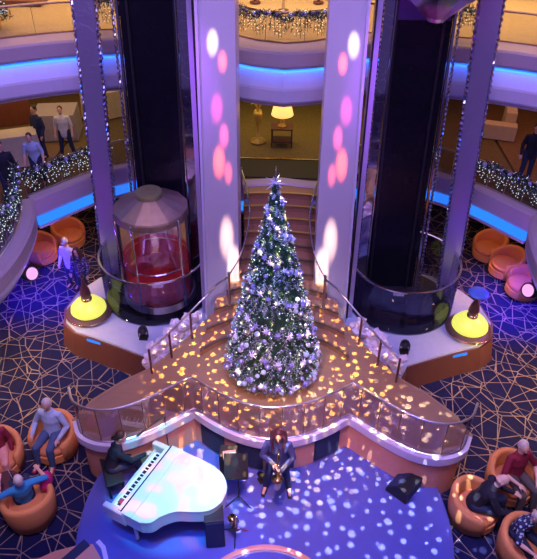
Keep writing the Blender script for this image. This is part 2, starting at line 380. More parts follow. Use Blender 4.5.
def garland(path, ztop, drop, label, nball=10, dens=1.0, warm=False, group='lit garlands on the railings', ball_m=('silver', 'lilac', 'pearl'), off=0.06, rr=.11, hang=1.0):
    pts = resample(path, .08); nm = path_normals(pts)
    t = Thing('garland', label, 'garland', (pts[len(pts)//2].x, pts[len(pts)//2].y, ztop), group)
    f = B(); fr = B(); li = B(); hg = B()
    for i, (p, n) in enumerate(zip(pts, nm)):
        c = (p.x+n.x*off, p.y+n.y*off, ztop+.04*math.sin(i*.7))
        leafy(f, c, rr, int(34*dens), .09, .012); leafy(fr, c, rr*1.1, int(8*dens), .08, .01)
        for _ in range(2): tiny(li, (c[0]+rnd.gauss(0, rr*.7), c[1]+rnd.gauss(0, rr*.7), c[2]+rnd.gauss(0, rr*.7)), .013)
        L = drop*(.55+.45*abs(math.sin(i*.55)))*hang
        q = (p.x+n.x*.05, p.y+n.y*.05)
        tube(hg, [(q[0], q[1], ztop), (q[0]+.02*math.sin(i), q[1], ztop-L)], .004, 4, caps=False)
        k = int(L/.07)
        for j in range(k):
            if rnd.random() < .8: tiny(li, (q[0]+rnd.uniform(-.04, .04), q[1]+n.y*.02, ztop-j*.07-rnd.random()*.04), .0125)
        if dens >= 1 and i % 2 == 0:
            leafy(f, (q[0], q[1], ztop-L*.35), .1, 14, .1, .012); leafy(f, (q[0], q[1], ztop-L*.7), .08, 10, .08, .012)
    t.part('foliage', f, 'needles'); t.part('frosted_tips', fr, 'frost'); t.part('wire', hg, 'needles')
    lo = t.part('fairy_lights', li, 'fairyw' if warm else 'fairy'); lo['kind'] = 'stuff'
    for k in range(nball):
        i = int((k+.5)*len(pts)/nball); p, n = pts[i], nm[i]
        t.part('bauble', ball(B(), (p.x+n.x*.15, p.y+n.y*.15, ztop+.03+.05*rnd.random()), rnd.uniform(.04, .06), 2), ball_m[k % 3], True)
    return t
def offset(path, o):
    nm = path_normals(path); return [(p[0]+n.x*o, p[1]+n.y*o, 0) for p, n in zip(path, nm)]
def xr(path, lo, hi): return [p for p in path if lo <= p[0] <= hi]
off1 = offset(main1, -.24); offb = offset(b1, -.28)
for sd, sgn in (('left', -1), ('right', 1)):
    seg = xr(off1, 1.5, 6.6) if sgn > 0 else xr(off1, -6.6, -1.5)
    railing(seg, L1+.04, L1+.68, f'glass railing of the middle deck on the {sd}, behind the lift shaft')
    bseg = offb if sgn > 0 else [(-p[0], p[1], 0) for p in offb][::-1]
    railing(bseg, L1+.1, L1+.9, f'curved glass railing of the {sd} bay balcony')
    seg = xr(off1, 4.35, 6.6) if sgn > 0 else xr(off1, -6.6, -4.35)
    garland(seg, L1+.64, .56, f'lit garland on the {sd} middle deck railing beside the mirrored lift pillar', 9, 1.5)
    seg = xr(off1, 3.3, 4.1) if sgn > 0 else xr(off1, -4.1, -3.3)
    garland(seg, L1+.64, .56, f'short lit garland seen through the {sd} lift shaft glass', 5, 1.0)
    garland(bseg[:28] if sgn > 0 else bseg[-28:], L1+.95, .7, f'lit garland with lilac baubles along the {sd} bay railing', 16, 1.2)
off2 = offset(main2, -.62)
railing(xr(off2, -8, 8), L2+.1, L2+.74, 'bronze railed glass railing of the upper deck', .9, 'bronze', rr=.03)
garland(xr(off2, -1.15, 1.15), L2+.68, .46, 'dark bauble garland with hanging warm lights on the upper deck railing between the white columns', 22, 1.0, True, ball_m=('dbauble', 'dbauble', 'silver'), rr=.08)
for x0, x1, w in ((2.0, 2.3, 'right of the right white column'), (-2.3, -2.0, 'left of the left white column'), (3.2, 4.2, 'behind the right mirrored lift pillar'), (-4.2, -3.2, 'behind the left mirrored lift pillar')):
    garland(xr(off2, x0-.2, x1+.2), L2+.68, .45, f'warm-lit garland on the upper deck railing {w}', 4, 1.0, True, ball_m=('dbauble', 'gold', 'silver'), rr=.09)

# ------------------------------------------------------------------ stage, platform, stair
st = Thing('round_stage', 'low round blue carpeted stage under the piano and players', 'stage', (-.04, 6.62, 0))
st.part('carpet_top', lathe(B(), [(0, .3), (3.40, .3), (3.45, .285), (3.45, .24), (0, .24)], (-.04, 6.62, 0), 96), 'stage')
st.part('rim', lathe(B(), [(0, .24), (3.43, .24), (3.43, 0), (0, 0)], (-.04, 6.62, 0), 96), 'blackmat')
rg = Thing('floor_ring', 'pale ring trim coloured as lit pink curving across the blue stage at the bottom edge', 'ring', (.06, 4.82, .3))
def ringprof(R, w, h): return [(R-w, 0), (R-w, h), (R, h+.01), (R+w, h), (R+w, 0)]
rg.part('ring', lathe(B(), ringprof(1.27, .05, .05)+[(1.22, 0)], (.06, 4.82, .3), 72), 'salmon', label='band coloured as lit pink')  # white rim; the pink light on it is put into its colour
rg.part('lip', lathe(B(), [(1.20, 0), (1.20, .035), (1.215, .035), (1.215, 0)], (.06, 4.82, .3), 72), 'lav')

wing = [(3.84, 7.98), (3.66, 7.64), (3.3, 7.46), (2.9, 7.46), (2.5, 7.62), (2.05, 7.93), (1.54, 8.34)]
cen = [(1.54, 8.34), (1.1, 8.03), (.57, 7.77), (0, 7.66), (-.57, 7.77), (-1.1, 8.03), (-1.54, 8.34)]
w_s = [tuple(v) for v in catmull([(x, y, 0) for x, y in wing], 4)]
c_s = [tuple(v) for v in catmull([(x, y, 0) for x, y in cen], 4)]
front = mir(w_s)[:-0 or None]; front = [(-p[0], p[1], 0) for p in w_s]           # left tip -> left cusp
front = front+[(-p[0], p[1], 0) for p in c_s][1:]+w_s[::-1][1:]                      # ... -> right tip
rear = [(3.6, 8.5), (3.1, 9.05), (2.62, 9.42), (2.3, 9.85), (1.95, 10.4), (1.62, 11.0), (1.1, 11.3)]
outline = [(p[0], p[1]) for p in front]+rear+[(-x, y) for x, y in rear[::-1]]
pf = Thing('raised_platform', 'raised brown wooden platform with scalloped front behind the stage, carrying the fir tree', 'platform', (0, 9, 0))
pf.part('deck', prism(B(), outline, 1.22, 1.3), 'deck')
fo = [(.03, 1.305), (.03, 1.12), (.0, 1.06), (-.10, 1.06), (-.10, 1.305)]
pf.part('fascia', sweep(B(), front, fo), 'lav', label='lavender band along the platform edge')
rearl = [(-3.84, 7.98)]+[(-x, y) for x, y in rear]
pf.part('side_trim', sweep(B(), [(x, y, 0) for x, y in rear[::-1]]+[(3.84, 7.98, 0)], [(0.02, 1.305), (.02, 1.1), (-.05, 1.1), (-.05, 1.305)][::-1]), 'deck')
pf.part('side_trim', sweep(B(), [(x, y, 0) for x, y in rearl], [(0.02, 1.305), (.02, 1.1), (-.05, 1.1), (-.05, 1.305)][::-1]), 'deck')
nmf = path_normals(front)
ins = [(p[0]-n.x*.07, p[1]-n.y*.07) for p, n in zip(front, nmf)]
pf.part('wall', prism(B(), ins+[(x*.985, y-.02) for x, y in rear]+[(-x*.985, y-.02) for x, y in rear[::-1]], 0, 1.21), 'salmon', label='salmon coloured wood wall')
def wall_panel(x0, x1, z0=.36, z1=1.0):
    seg = [(p[0], p[1], 0) for p in resample(front, .05) if x0 <= p.x <= x1]
    return sweep(B(), seg, [(-.04, z0), (-.04, z1), (-.16, z1), (-.16, z0)])
for x0, x1 in ((-1.46, -.92), (-.68, -.13), (.08, .5), (.86, 1.42)):
    pf.part('recessed_panel', wall_panel(x0, x1), 'darknavy', label='dark navy panel in the wall')
rin = offset(front, -.06)
railing(rin, 1.3, 2.22, 'long curved glass railing along the front of the raised wooden platform', .42, 'steel', posts='dark')
# stair: arcs centred on (0, 8.6)
sr = Thing('staircase', 'wooden stair of curved steps rising between the white columns behind the tree', 'staircase', (0, 12, 1.3))
ws = [1.60, 1.52, 1.40, 1.15, .98, .88, .84, .84, .86, .90, .90]
for k in range(11):
    r0 = 2.05+k*.307; r1 = 5.62; z1 = 1.3+(k+1)*.1727; w = ws[k]
    def arc(r, w, n=12): return [(r*math.sin(a), 8.6+r*math.cos(a)) for a in [(-1+2*i/n)*math.asin(min(.95, w/r)) for i in range(n+1)]]
    r1 = r0+.36 if k < 10 else r0+.40
    pts = arc(r0, w)+arc(r1, w)[::-1]
    stp = sr.part('step', prism(B(), pts, max(1.3, z1-.9) if k else 1.3, z1), 'stepw')
    nos = arc(r0-.02, w)+arc(r0+.03, w)[::-1]
    sr.part('nosing', prism(B(), nos, z1-.035, z1+.004), 'bronze' if k > 6 else 'nosing', parent=stp)
# stair hand rails
for sgn, sd in ((-1, 'left'), (1, 'right')):
    t = Thing('stair_railing', f'curved glass and steel stair railing beside the {sd} white column', 'railing', (sgn*1.05, 11.1, 1.8))
    pth = catmull([(sgn*1.05, 11.0, 2.68), (sgn*.84, 11.5, 2.85), (sgn*.72, 12.1, 3.1), (sgn*.70, 12.6, 3.38), (sgn*.80, 13.2, 3.6), (sgn*.98, 13.9, 3.7)], 6)
    t.part('handrail', tube(B(), pth, .02, 8), 'chrome', True)
    bm = B()
    for a, b in zip(pth, pth[1:]):
        v = [bm.verts.new(q) for q in (a-Vector((0, 0, .72)), b-Vector((0, 0, .72)), b-Vector((0, 0, .03)), a-Vector((0, 0, .03)))]; bm.faces.new(v)
    t.part('glass_panel', bm, 'glassrail')
    t.part('post', tube(B(), [(sgn*1.05, 11.0, 1.85), (sgn*1.05, 11.0, 2.75)], .03, 8), 'steel', True)
    t.part('post', tube(B(), [(sgn*.98, 13.9, 3.1), (sgn*.98, 13.9, 3.75)], .025, 8), 'steel', True)
    # planter side railing
    t = Thing('planter_railing', f'low brown metal railing along the white snowy planter on the {sd}', 'railing', (sgn*2.3, 9.8, 1.3))
    pp = [(2.56, 9.32), (2.22, 9.80), (1.86, 10.42), (1.3, 10.98), (1.05, 11.0)]
    zz = [1.98, 2.02, 2.08, 2.45, 2.65]
    t.part('handrail', tube(B(), [(sgn*x, y, z) for (x, y), z in zip(pp, zz)], .022, 8), 'steel', True)
    for (x, y), z in list(zip(pp, zz))[:3]: t.part('post', tube(B(), [(sgn*x, y, 1.28), (sgn*x, y, z)], .025, 8), 'darkwood', True)

# ------------------------------------------------------------------ planters, lift shafts, columns
plo = [(1.5, 11.15), (1.95, 10.5), (2.3, 9.98), (2.62, 9.55), (3.02, 10.38), (3.7, 10.68), (4.35, 10.95), (4.85, 11.12), (5.2, 11.45), (5.34, 12.0), (5.2, 12.7), (4.8, 13.3), (4.1, 13.9), (3.0, 14.1), (1.9, 13.8)]
def planter(s, sd):
    P = [(s*x, y) for x, y in plo]
    c = (s*3.4, 12.2, 0)
    t = Thing('podium', f'brown wooden base of the {sd} lift shaft topped with white snow cloth', 'podium', c)
    def sc(f, g=0): return [(c[0]+(x-c[0])*f, c[1]+(y-c[1])*f) for x, y in P]
    def taper(bm, f0, f1, z0, z1):
        a = [bm.verts.new((x, y, z0)) for x, y in sc(f0)]; b = [bm.verts.new((x, y, z1)) for x, y in sc(f1)]
        for i in range(len(a)): bm.faces.new((a[i], a[(i+1) % len(a)], b[(i+1) % len(a)], b[i]))
        bm.faces.new(b); bm.faces.new(a[::-1]); return bm
    t.part('wall', taper(B(), 1.06, 1.0, 0, .66), 'plwall')
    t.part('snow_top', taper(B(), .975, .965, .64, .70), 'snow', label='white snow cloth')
    q = [Vector((s*4.15, 10.86, 0)), Vector((s*4.5, 10.97, 0))]
    bm = B(); d = (q[1]-q[0]); box(bm, tuple((q[0]+q[1])/2+Vector((0, .03, .60))), (d.length, .07, .06), math.atan2(d.y, d.x)); t.part('light_strip', bm, 'led', label='short blue light strip')
    # crumpled snow by the railing
    bm = B()
    for i in range(60):
        u = i/59; a = Vector((s*2.5, 9.8, 0)).lerp(Vector((s*1.75, 11.15, 0)), u)
        x = a.x+s*rnd.uniform(.02, .42); y = a.y+rnd.uniform(0, .2); z = rnd.uniform(.85, 1.36)
        r = rnd.uniform(.08, .15)
        ball(bm, (x, y, z), r, 1, (1, 1, .8))
    for v in bm.verts: v.co += Vector((rnd.uniform(-.03, .03), rnd.uniform(-.03, .03), rnd.uniform(-.03, .03)))
    prismpts = [(s*2.56, 9.66), (s*1.95, 10.55), (s*1.6, 11.2), (s*2.3, 11.1), (s*2.85, 10.4)]
    prism(bm, prismpts, .66, .95)
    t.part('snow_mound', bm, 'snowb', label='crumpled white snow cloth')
planter(-1, 'left'); planter(1, 'right')

def facet_strip(bm, p0, p1, w, d, n, jit=.02):
    """a chain of faceted crystal blocks between p0 and p1"""
    p0, p1 = Vector(p0), Vector(p1)
    for i in range(n):
        a = p0.lerp(p1, i/n); b = p0.lerp(p1, (i+.94)/n); m = (a+b)/2
        vs = []
        for q, f in ((a, .55), (m, 1.0), (b, .55)):
            vs.append([bm.verts.new((q.x+sx*w*f*rnd.uniform(.85, 1.1), q.y+sy*d*f*rnd.uniform(.85, 1.1), q.z)) for sx, sy in ((-.5, -.5), (0, -.75), (.5, -.5), (.5, .5), (-.5, .5))])
        for r0, r1 in zip(vs, vs[1:]):
            for k in range(5): bm.faces.new((r0[k], r0[(k+1) % 5], r1[(k+1) % 5], r1[k]))
        bm.faces.new(vs[0][::-1]); bm.faces.new(vs[-1])
    return bm
def slab(bm, b0, b1, w, d, z=None):
    """upright box whose centre line runs b0->b1"""
    vs = []
    for q in (Vector(b0), Vector(b1)): vs.append([bm.verts.new((q.x+sx*w/2, q.y+sy*d/2, q.z)) for sx, sy in ((-1, -1), (1, -1), (1, 1), (-1, 1))])
    for k in range(4): bm.faces.new((vs[0][k], vs[0][(k+1) % 4], vs[1][(k+1) % 4], vs[1][k]))
    bm.faces.new(vs[0][::-1]); bm.faces.new(vs[1]); return bm
ZT = 11.6
def lift(s, sd):
    x = lambda v: s*v
    def PP(xa, xb, y, z0=.7): # x at z 2 and x at z 7.75 -> endpoints
        k = (xb-xa)/5.75
        return (x(xa+k*(z0-2)), y, z0), (x(xa+k*(ZT-2)), y, ZT)
    t = Thing('lift_shaft', f'{sd} glazed lift shaft with black back panel standing in the snow-covered base', 'lift shaft', (x(3.0), 12.9, .7))
    a, b = PP(2.88, 2.72, 13.45)
    t.part('back_panel', slab(B(), a, b, 1.20, .3), 'black', label='black back panel')
    for xx in (2.35, 3.3):
        a, b = PP(xx, xx-.15, 13.26); t.part('guide_rail', slab(B(), a, b, .05, .08), 'blackmat')
    # glass skirt cylinder, open ring shell
    t.part('glass_skirt', lathe(B(), [(1.33, .7), (1.33, 2.0), (1.315, 2.0), (1.315, .7), (1.33, .7)], (x(3.1), 12.75, 0), 64), 'glassdark', True, label='low round tinted glass wall')
    t.part('rim', lathe(B(), [(1.345, 1.98), (1.345, 2.02), (1.30, 2.02), (1.30, 1.98), (1.345, 1.98)], (x(3.1), 12.75, 0), 64), 'chrome')
    t.part('pit_floor', lathe(B(), [(0, .71), (1.3, .71), (1.3, .72), (0, .72)], (x(3.1), 12.75, 0), 48), 'blackmat')
    # side glass
    for xa, xb, y, w in ((3.93, 3.62, 13.25, .42),):
        a, b = PP(xa, xb, y); t.part('side_glass', slab(B(), a, b, w, .02), 'glass')
    return t
def pillar(s, sd):
    x = lambda v: s*v
    k = (3.98-4.31)/5.75; xa = 4.31; P0 = (x(xa+k*(-1.3)), 13.25, .7); P1 = (x(xa+k*(ZT-2)), 13.25, ZT)
    t = Thing('mirrored_pillar', f'tall lilac mirrored pillar with crystal edges on the outer side of the {sd} lift shaft', 'pillar', P0)
    t.part('shaft', slab(B(), P0, P1, .40, .22), 'mirror')
    for dx in (-.235, .235):
        t.part('crystal_edge', facet_strip(B(), (P0[0]+dx, 13.2, .7), (P1[0]+dx, 13.2, ZT), .075, .12, 90), 'crystal')
    # inner frame with crystals
    k = (3.34-3.52)/5.75
    t2 = Thing('frame_post', f'narrow chrome post with crystals at the outer edge of the {sd} black shaft panel', 'pillar', (x(3.56), 13.2, .7))
    t2.part('post', slab(B(), (x(3.56), 13.22, .7), (x(3.52+k*(ZT-2)), 13.22, ZT), .05, .1), 'chrome')
    t2.part('crystal_edge', facet_strip(B(), (x(3.65), 13.2, .7), (x(3.61+k*(ZT-2)), 13.2, ZT), .06, .08, 100), 'crystal')
    t3 = Thing('mirrored_pillar', f'mirror panel pillar with crystal strip between the {sd} black shaft and white column', 'pillar', (x(2.1), 13.1, .7))
    t3.part('mirror_panel', slab(B(), (x(2.12), 13.2, .7), (x(1.99), 13.2, ZT), .20, .08), 'mirror2')
    t3.part('frame', slab(B(), (x(2.25), 13.15, .7), (x(2.11), 13.15, ZT), .025, .1), 'chrome')
    t3.part('crystal_edge', facet_strip(B(), (x(1.95), 13.1, .7), (x(1.84), 13.1, ZT), .11, .10, 110), 'crystal')
    t4 = Thing('pilaster', f'slim lilac pilaster against the outer edge of the {sd} white column', 'pilaster', (x(1.84), 12.2, .7))
    t4.part('shaft', slab(B(), (x(1.80), 12.25, .7), (x(1.66), 12.25, ZT), .10, .5), 'grey_col')
    t4.part('seam', slab(B(), (x(1.735), 12.0, .7), (x(1.60), 12.0, ZT), .03, .06), 'blackmat')
def column(s, sd):
    t = Thing('white_column', f'{sd} tall white column washed with coloured light blobs', 'column', (s*1.3, 11.7, .7))
    bm = B(); vs = []
    for z, xo, xi in ((.7, 1.70, .90), (ZT, 1.46, .83)):
        vs.append([bm.verts.new((s*px, py, z)) for px, py in ((xo, 11.62), (xi+.004, 11.70), (xi, 11.71), (xi, 12.45), (xo, 12.5))])
    for k in range(5): bm.faces.new((vs[0][k], vs[0][(k+1) % 5], vs[1][(k+1) % 5], vs[1][k]))
    bm.faces.new(vs[0]); bm.faces.new(vs[1][::-1])
    t.part('shaft', bm, 'white_col')
    t.part('edge_strip', slab(B(), (s*1.69, 11.60, .7), (s*1.44, 11.60, ZT), .05, .1), 'lav', label='pale lilac outer edge')
for s, sd in ((-1, 'left'), (1, 'right')): lift(s, sd); pillar(s, sd); column(s, sd)
bpy.data.objects['white_column.001'].location.x -= .06

# lift cars
def car(cx, cy, zb, label, up):
    t = Thing('lift_car', label, 'lift', (cx, cy, zb))
    R = .84; c = (cx, cy, 0)
    if up is False:
        t.part('roof', lathe(B(), [(0, zb+2.90), (.28, zb+2.90), (.30, zb+2.86), (R, zb+2.60), (R+.02, zb+2.56), (R+.02, zb+2.42), (0, zb+2.42)], c, 14), 'roofsteel', label='faceted steel cone roof')
        t.part('roof_cap', lathe(B(), [(0, zb+2.98), (.29, zb+2.98), (.30, zb+2.95), (.30, zb+2.89), (0, zb+2.89)], c, 28), 'olive', label='round olive cap')
        t.part('glass_wall', lathe(B(), [(R, zb+.25), (R, zb+2.44), (R-.015, zb+2.44), (R-.015, zb+.25), (R, zb+.25)], c, 40), 'glass', True)
        bm = B()
        def halfwall(z0, z1, r):
            b = B(); n = 20
            ring = [[b.verts.new((cx+rr*math.cos(a), cy+rr*math.sin(a), z)) for a in [math.radians(-5+190*i/n) for i in range(n+1)]] for rr, z in ((r, z0), (r, z1), (r-.03, z1), (r-.03, z0))]
            for q in range(4):
                for i in range(n): b.faces.new((ring[q][i], ring[q][i+1], ring[(q+1) % 4][i+1], ring[(q+1) % 4][i]))
            return b
        t.part('interior_wall', halfwall(zb+1.35, zb+2.42, R-.04), 'beige', label='beige upper interior wall')
        t.part('wainscot', halfwall(zb+.2, zb+1.35, R-.035), 'redwall', label='dark red lower interior wall')
        t.part('floor', lathe(B(), [(0, zb+.22), (R-.03, zb+.22), (R-.03, zb+.3), (0, zb+.3)], c, 40), 'redwall')
        t.part('handrail', lathe(B(), [(R-.08, zb+1.2), (R-.06, zb+1.22), (R-.04, zb+1.2), (R-.06, zb+1.18), (R-.08, zb+1.2)], c, 40), 'chrome')
        t.part('base_ring', lathe(B(), [(R+.03, zb+.1), (R+.03, zb+.28), (R-.02, zb+.28), (R-.02, zb+.1), (R+.03, zb+.1)], c, 40), 'steel')
        t.part('underside', lathe(B(), [(0, zb-.05), (.5, zb-.05), (R-.03, zb+.2), (0, zb+.2)], c, 40), 'blackmat')
        for a in (-35, 200, 250):
            q = (cx+(R+.01)*math.cos(math.radians(a)), cy+(R+.01)*math.sin(math.radians(a)))
            t.part('mullion', tube(B(), [(q[0], q[1], zb+.15), (q[0], q[1], zb+2.52)], .022 if a != -35 else .035, 8), 'chrome', True)
    else:
        t.part('underside', lathe(B(), [(0, zb), (.16, zb+.02), (.22, zb+.1), (R, zb+.62), (R+.04, zb+.68), (0, zb+.7)], c, 14), 'chrome', label='faceted steel cone underside')
        t.part('glass_wall', lathe(B(), [(R, zb+.8), (R, zb+2.9), (R-.015, zb+2.9), (R-.015, zb+.8), (R, zb+.8)], c, 40), 'glass', True)
        t.part('base_ring', lathe(B(), [(R+.04, zb+.66), (R+.04, zb+.82), (0, zb+.82), (0, zb+.68)], c, 40), 'steel')
        t.part('roof', lathe(B(), [(R+.03, zb+2.9), (R+.03, zb+3.0), (.3, zb+3.4), (0, zb+3.4), (0, zb+2.9)], c, 14), 'steel')
car(-2.92, 12.30, .98, 'glass lift car with steel cone roof and red interior, low in the left shaft', False)
car(2.78, 12.30, 7.72, 'underside of the glass lift car at the top of the right shaft', True)
bm = B(); box(bm, (2.66, 13.27, 8.35), (1.24, .04, 1.75)); tag(link('blue_shade_sheet', bm, 'darkblue', loc=(2.66, 13.27, 7.5)), 'painted blue light and shade across the top of the right black shaft', 'panel')  # thin sheet painting the blue light and shade on the shaft

l = bpy.data.lights.new('lift_interior_fill', 'POINT'); l.energy = 11; l.color = (1, .6, .4); l.shadow_soft_size = .1; o = bpy.data.objects.new('lift_interior_fill', l); COL.objects.link(o); o.location = (-2.92, 12.2, 3.05)  # added point light to bring out the red car interior
# sculptural lamps
def disc_lamp(x, y, sd, disc):
    t = Thing('sculptural_lamp', f'glowing yellow dome lamp on a dark round base beside the {sd} lift shaft', 'lamp', (x, y, .70))
    c = (x, y, .70)
    t.part('base', lathe(B(), [(0, .0), (.50, .0), (.55, .05), (.55, .10), (.47, .14), (0, .14)], c, 48), 'lampbase', True)
    t.part('rim', lathe(B(), [(.555, .06), (.565, .08), (.555, .10), (.54, .08), (.555, .06)], c, 48), 'brass', True)
    t.part('shade', lathe(B(), [(.40, .14), (.43, .18), (.42, .25), (.34, .36), (.2, .44), (.1, .48), (0, .48)], c, 48), 'yellow', True, label='glowing yellow glass dome')
    t.part('collar', lathe(B(), [(.13, .47), (.13, .53), (.10, .55), (0, .55)], c, 24), 'brass', True)
    t.part('finial', lathe(B(), [(.10, .54), (.12, .6), (.13, .68), (.10, .82), (.05, .95), (.035, 1.05), (.03, 1.12), (0, 1.12)], c, 24), 'darkwood', True, label='dark red wood finial')
    if disc: t.part('top_disc', lathe(B(), [(0, 1.12), (.10, 1.13), (.23, 1.17), (.235, 1.19), (.10, 1.17), (0, 1.16)], c, 32), 'bluedisc', True, label='blue glass disc')
    else: t.part('tip', lathe(B(), [(.03, 1.12), (.05, 1.18), (.02, 1.26), (0, 1.28)], c, 16), 'darkwood', True)
disc_lamp(-4.64, 11.80, 'left', False); disc_lamp(4.66, 11.68, 'right', True)
def uplight(x, y, z, sd, tx):
    t = Thing('spotlight', f'small black spotlight on the white snow cloth in front of the {sd} lift shaft', 'spotlight', (x, y, z))
    bm = B(); box(bm, (x, y, z+.03), (.2, .16, .06), bev=.01); t.part('base', bm, 'blackmat')
    m = Matrix.Translation((x, y, z+.24)) @ Matrix.Rotation(tx, 4, 'Z') @ Matrix.Rotation(math.radians(40), 4, 'X')
    t.part('housing', lathe(B(), [(0, -.14), (.07, -.14), (.09, -.05), (.10, .12), (.11, .14), (.08, .14), (.07, .1), (0, .1)], (0, 0, 0), 16, m), 'blackmat', True)
    bm = B(); box(bm, (x-.11, y, z+.15), (.015, .05, .2)); box(bm, (x+.11, y, z+.15), (.015, .05, .2)); t.part('yoke', bm, 'blackmat')
uplight(-3.13, 11.0, .7, 'left', .3); uplight(3.0, 10.85, .7, 'right', -.3)
for s, sd in ((-1, 'left'), (1, 'right')):
    bm = B(); a = [(s*4.32-.15, 12.85), (s*4.32+.15, 12.85), (s*4.32+.13, 13.08), (s*4.32-.13, 13.08)]
    va = [bm.verts.new((p[0], p[1], .70)) for p in a]; vb = [bm.verts.new((s*4.32-.1, 13.05, 1.0)), bm.verts.new((s*4.32+.1, 13.05, 1.0))]
    bm.faces.new(va[::-1]); bm.faces.new((va[0], va[1], vb[1], vb[0])); bm.faces.new((va[1], va[2], vb[1])); bm.faces.new((va[2], va[3], vb[0], vb[1])); bm.faces.new((va[3], va[0], vb[0]))
    tag(link('wedge_block', bm, 'blackmat', loc=(s*4.32, 12.95, .7)), f'black wedge at the foot of the {sd} mirrored pillar on white cloth', 'wedge')

# ------------------------------------------------------------------ christmas tree
def xmas():
    cx, cy, zb, H = -.03, 9.52, 1.3, 4.55
    t = Thing('christmas_tree', 'tall frosted fir tree covered in silver and lilac baubles with a star on top', 'christmas tree', (cx, cy, zb))
    prof = lambda u: .98*(1-u)**.92*(1 if u > .07 else (.86+2*u))+.035
    t.part('stand', lathe(B(), [(0, 0), (.5, 0), (.5, .05), (.1, .12), (0, .12)], (cx, cy, zb), 24), 'blackmat')
    t.part('trunk', lathe(B(), [(.07, .05), (.02, 4.4), (0, 4.4)], (cx, cy, zb), 10), 'darkwood')
    f = B(); fr = B()
    core = lathe(B(), [(0, .16)]+[(prof(u/20)*.74, .16+u/20*(H-.2)) for u in range(20)]+[(0, H-.1)], (cx, cy, zb), 28)
    for v in core.verts:
        v.co += Vector((rnd.uniform(-.04, .04), rnd.uniform(-.04, .04), 0))
    t.part('inner_foliage', core, 'needles')
    n = 3000
    for i in range(n):
        u = 1-math.sqrt(rnd.random()*.998) if i > 600 else rnd.random(); u = min(u, .985); a = rnd.random()*2*PI; R = prof(u)
        o = Vector((math.cos(a), math.sin(a), 0)); z = zb+.16+u*(H-.2)
        tip = Vector((cx, cy, z-.02))+o*(R*rnd.uniform(.93, 1.07)); root = Vector((cx, cy, z+.07))+o*R*.74
        d = (tip-root); side = Vector((-o.y, o.x, 0)); dst = fr if rnd.random() < .26 else f
        for k in range(7):
            p = root+d*(k/7); sp = .065*(1-k/9)*(1 if k % 2 else -1)
            q = p+d*.25+side*sp+Vector((0, 0, rnd.uniform(-.02, .035))); w = d.normalized()*.011; h = Vector((0, 0, .011))
            v = [dst.verts.new(c) for c in (p-w, p+w, p+h, q)]
            dst.faces.new((v[0], v[1], v[3])); dst.faces.new((v[1], v[2], v[3])); dst.faces.new((v[2], v[0], v[3]))
    t.part('foliage', f, 'needles'); t.part('frosted_tips', fr, 'frost')
    def surf(u, a, k=1.0): R = prof(u)*k; return (cx+R*math.cos(a), cy+R*math.sin(a), zb+.16+u*(H-.2))
    # flower and snowflake ornaments on the visible side
    G = 2.39996
    def star(bm, c, nrm, R, pts=6, th=.012):
        nrm = Vector(nrm).normalized(); x, y = frame(nrm, (0, 0, 1)); c = Vector(c)
        ctr = [bm.verts.new(c+nrm*th*2.2), bm.verts.new(c-nrm*th)]; ring = []
        for i in range(pts*2):
            a = PI*i/pts; r = R if i % 2 == 0 else R*.34
            ring.append(bm.verts.new(c+x*r*math.cos(a)+y*r*math.sin(a)))
        for i in range(pts*2):
            j = (i+1) % (pts*2); bm.faces.new((ring[i], ring[j], ctr[0])); bm.faces.new((ring[j], ring[i], ctr[1]))
    for i in range(56):
        u = .03+.92*((i+.5)/56)**1.15; a = -PI/2+((i*G) % 2.7)-1.35; R = .115*(1-u*.35)
        p = surf(u, a, 1.06); nrm = (math.cos(a), math.sin(a), .35)
        bm = B(); star(bm, p, nrm, R, 8 if i % 3 else 6, .02); star(bm, Vector(p)+Vector(nrm)*.012, nrm, R*.62, 7, .03)
        t.part('flower_ornament', bm, 'whiteorn' if i % 2 else 'lilac')
    big = []
    for i in range(360):
        u = .02+.95*(1-math.sqrt(1-(i+.5)/360*.985)) if i % 5 else (i+.5)/370; a = i*G
        vis = math.sin(a) < .35
        p = surf(u, a, 1.03*(1+rnd.uniform(-.03, .03))); r = rnd.uniform(.036, .058)*(1-u*.35)
        big.append((vis, -r, p, i))
    big.sort(key=lambda q: (not q[0], q[1]))
    bm0 = ball(B(), (0, 0, 0), 1, 2)
    proto = {}
    for mname in ('silver', 'lilac', 'pearl'):
        me = bpy.data.meshes.new('bauble'); b2 = bm0.copy()
        for fc in b2.faces: fc.smooth = True
        b2.to_mesh(me); b2.free(); me.materials.append(M[mname]); proto[mname] = me
    bm0.free()
    for k, (vis, r, p, i) in enumerate(big[:100]):
        o = bpy.data.objects.new('bauble', proto[('silver', 'lilac', 'pearl')[i % 3]]); COL.objects.link(o); o.parent = t.o
        o.location = Vector(p)-t.loc; o.scale = (-r*1.12,)*3
    rest = {'silver': B()}
    for k, (vis, r, p, i) in enumerate(big[100:]): ball(rest['silver'], p, -r, 1)
    o = t.part('small_baubles', rest['silver'], 'silver', True); o['kind'] = 'stuff'
    li = B(); lc = B()
    for i in range(900):
        u = .01+.96*(1-math.sqrt(1-rnd.random()*.99)); a = rnd.random()*2*PI
        tiny(li if i % 3 else lc, surf(u, a, 1.0+rnd.uniform(-.05, .06)), .011)
    o = t.part('fairy_lights', li, 'fairy'); o['kind'] = 'stuff'
    o = t.part('coloured_fairy_lights', lc, 'fairyc'); o['kind'] = 'stuff'
    bm = B(); c = (cx, cy, zb+H-.02)
    for k in range(10):
        a = 2*PI*k/10; d = Vector((math.cos(a), 0, math.sin(a))); x = Vector((-d.z, 0, d.x))*.022; y = Vector((0, .022, 0)); cc = Vector(c)+d*.02
        R = .2 if k % 2 == 0 else .13
        v = [bm.verts.new(q) for q in (cc+x, cc+y, cc-x, cc-y)]; tp = bm.verts.new(cc+d*R+Vector((0, -.03, 0)))
        for q in range(4): bm.faces.new((v[q], v[(q+1) % 4], tp))
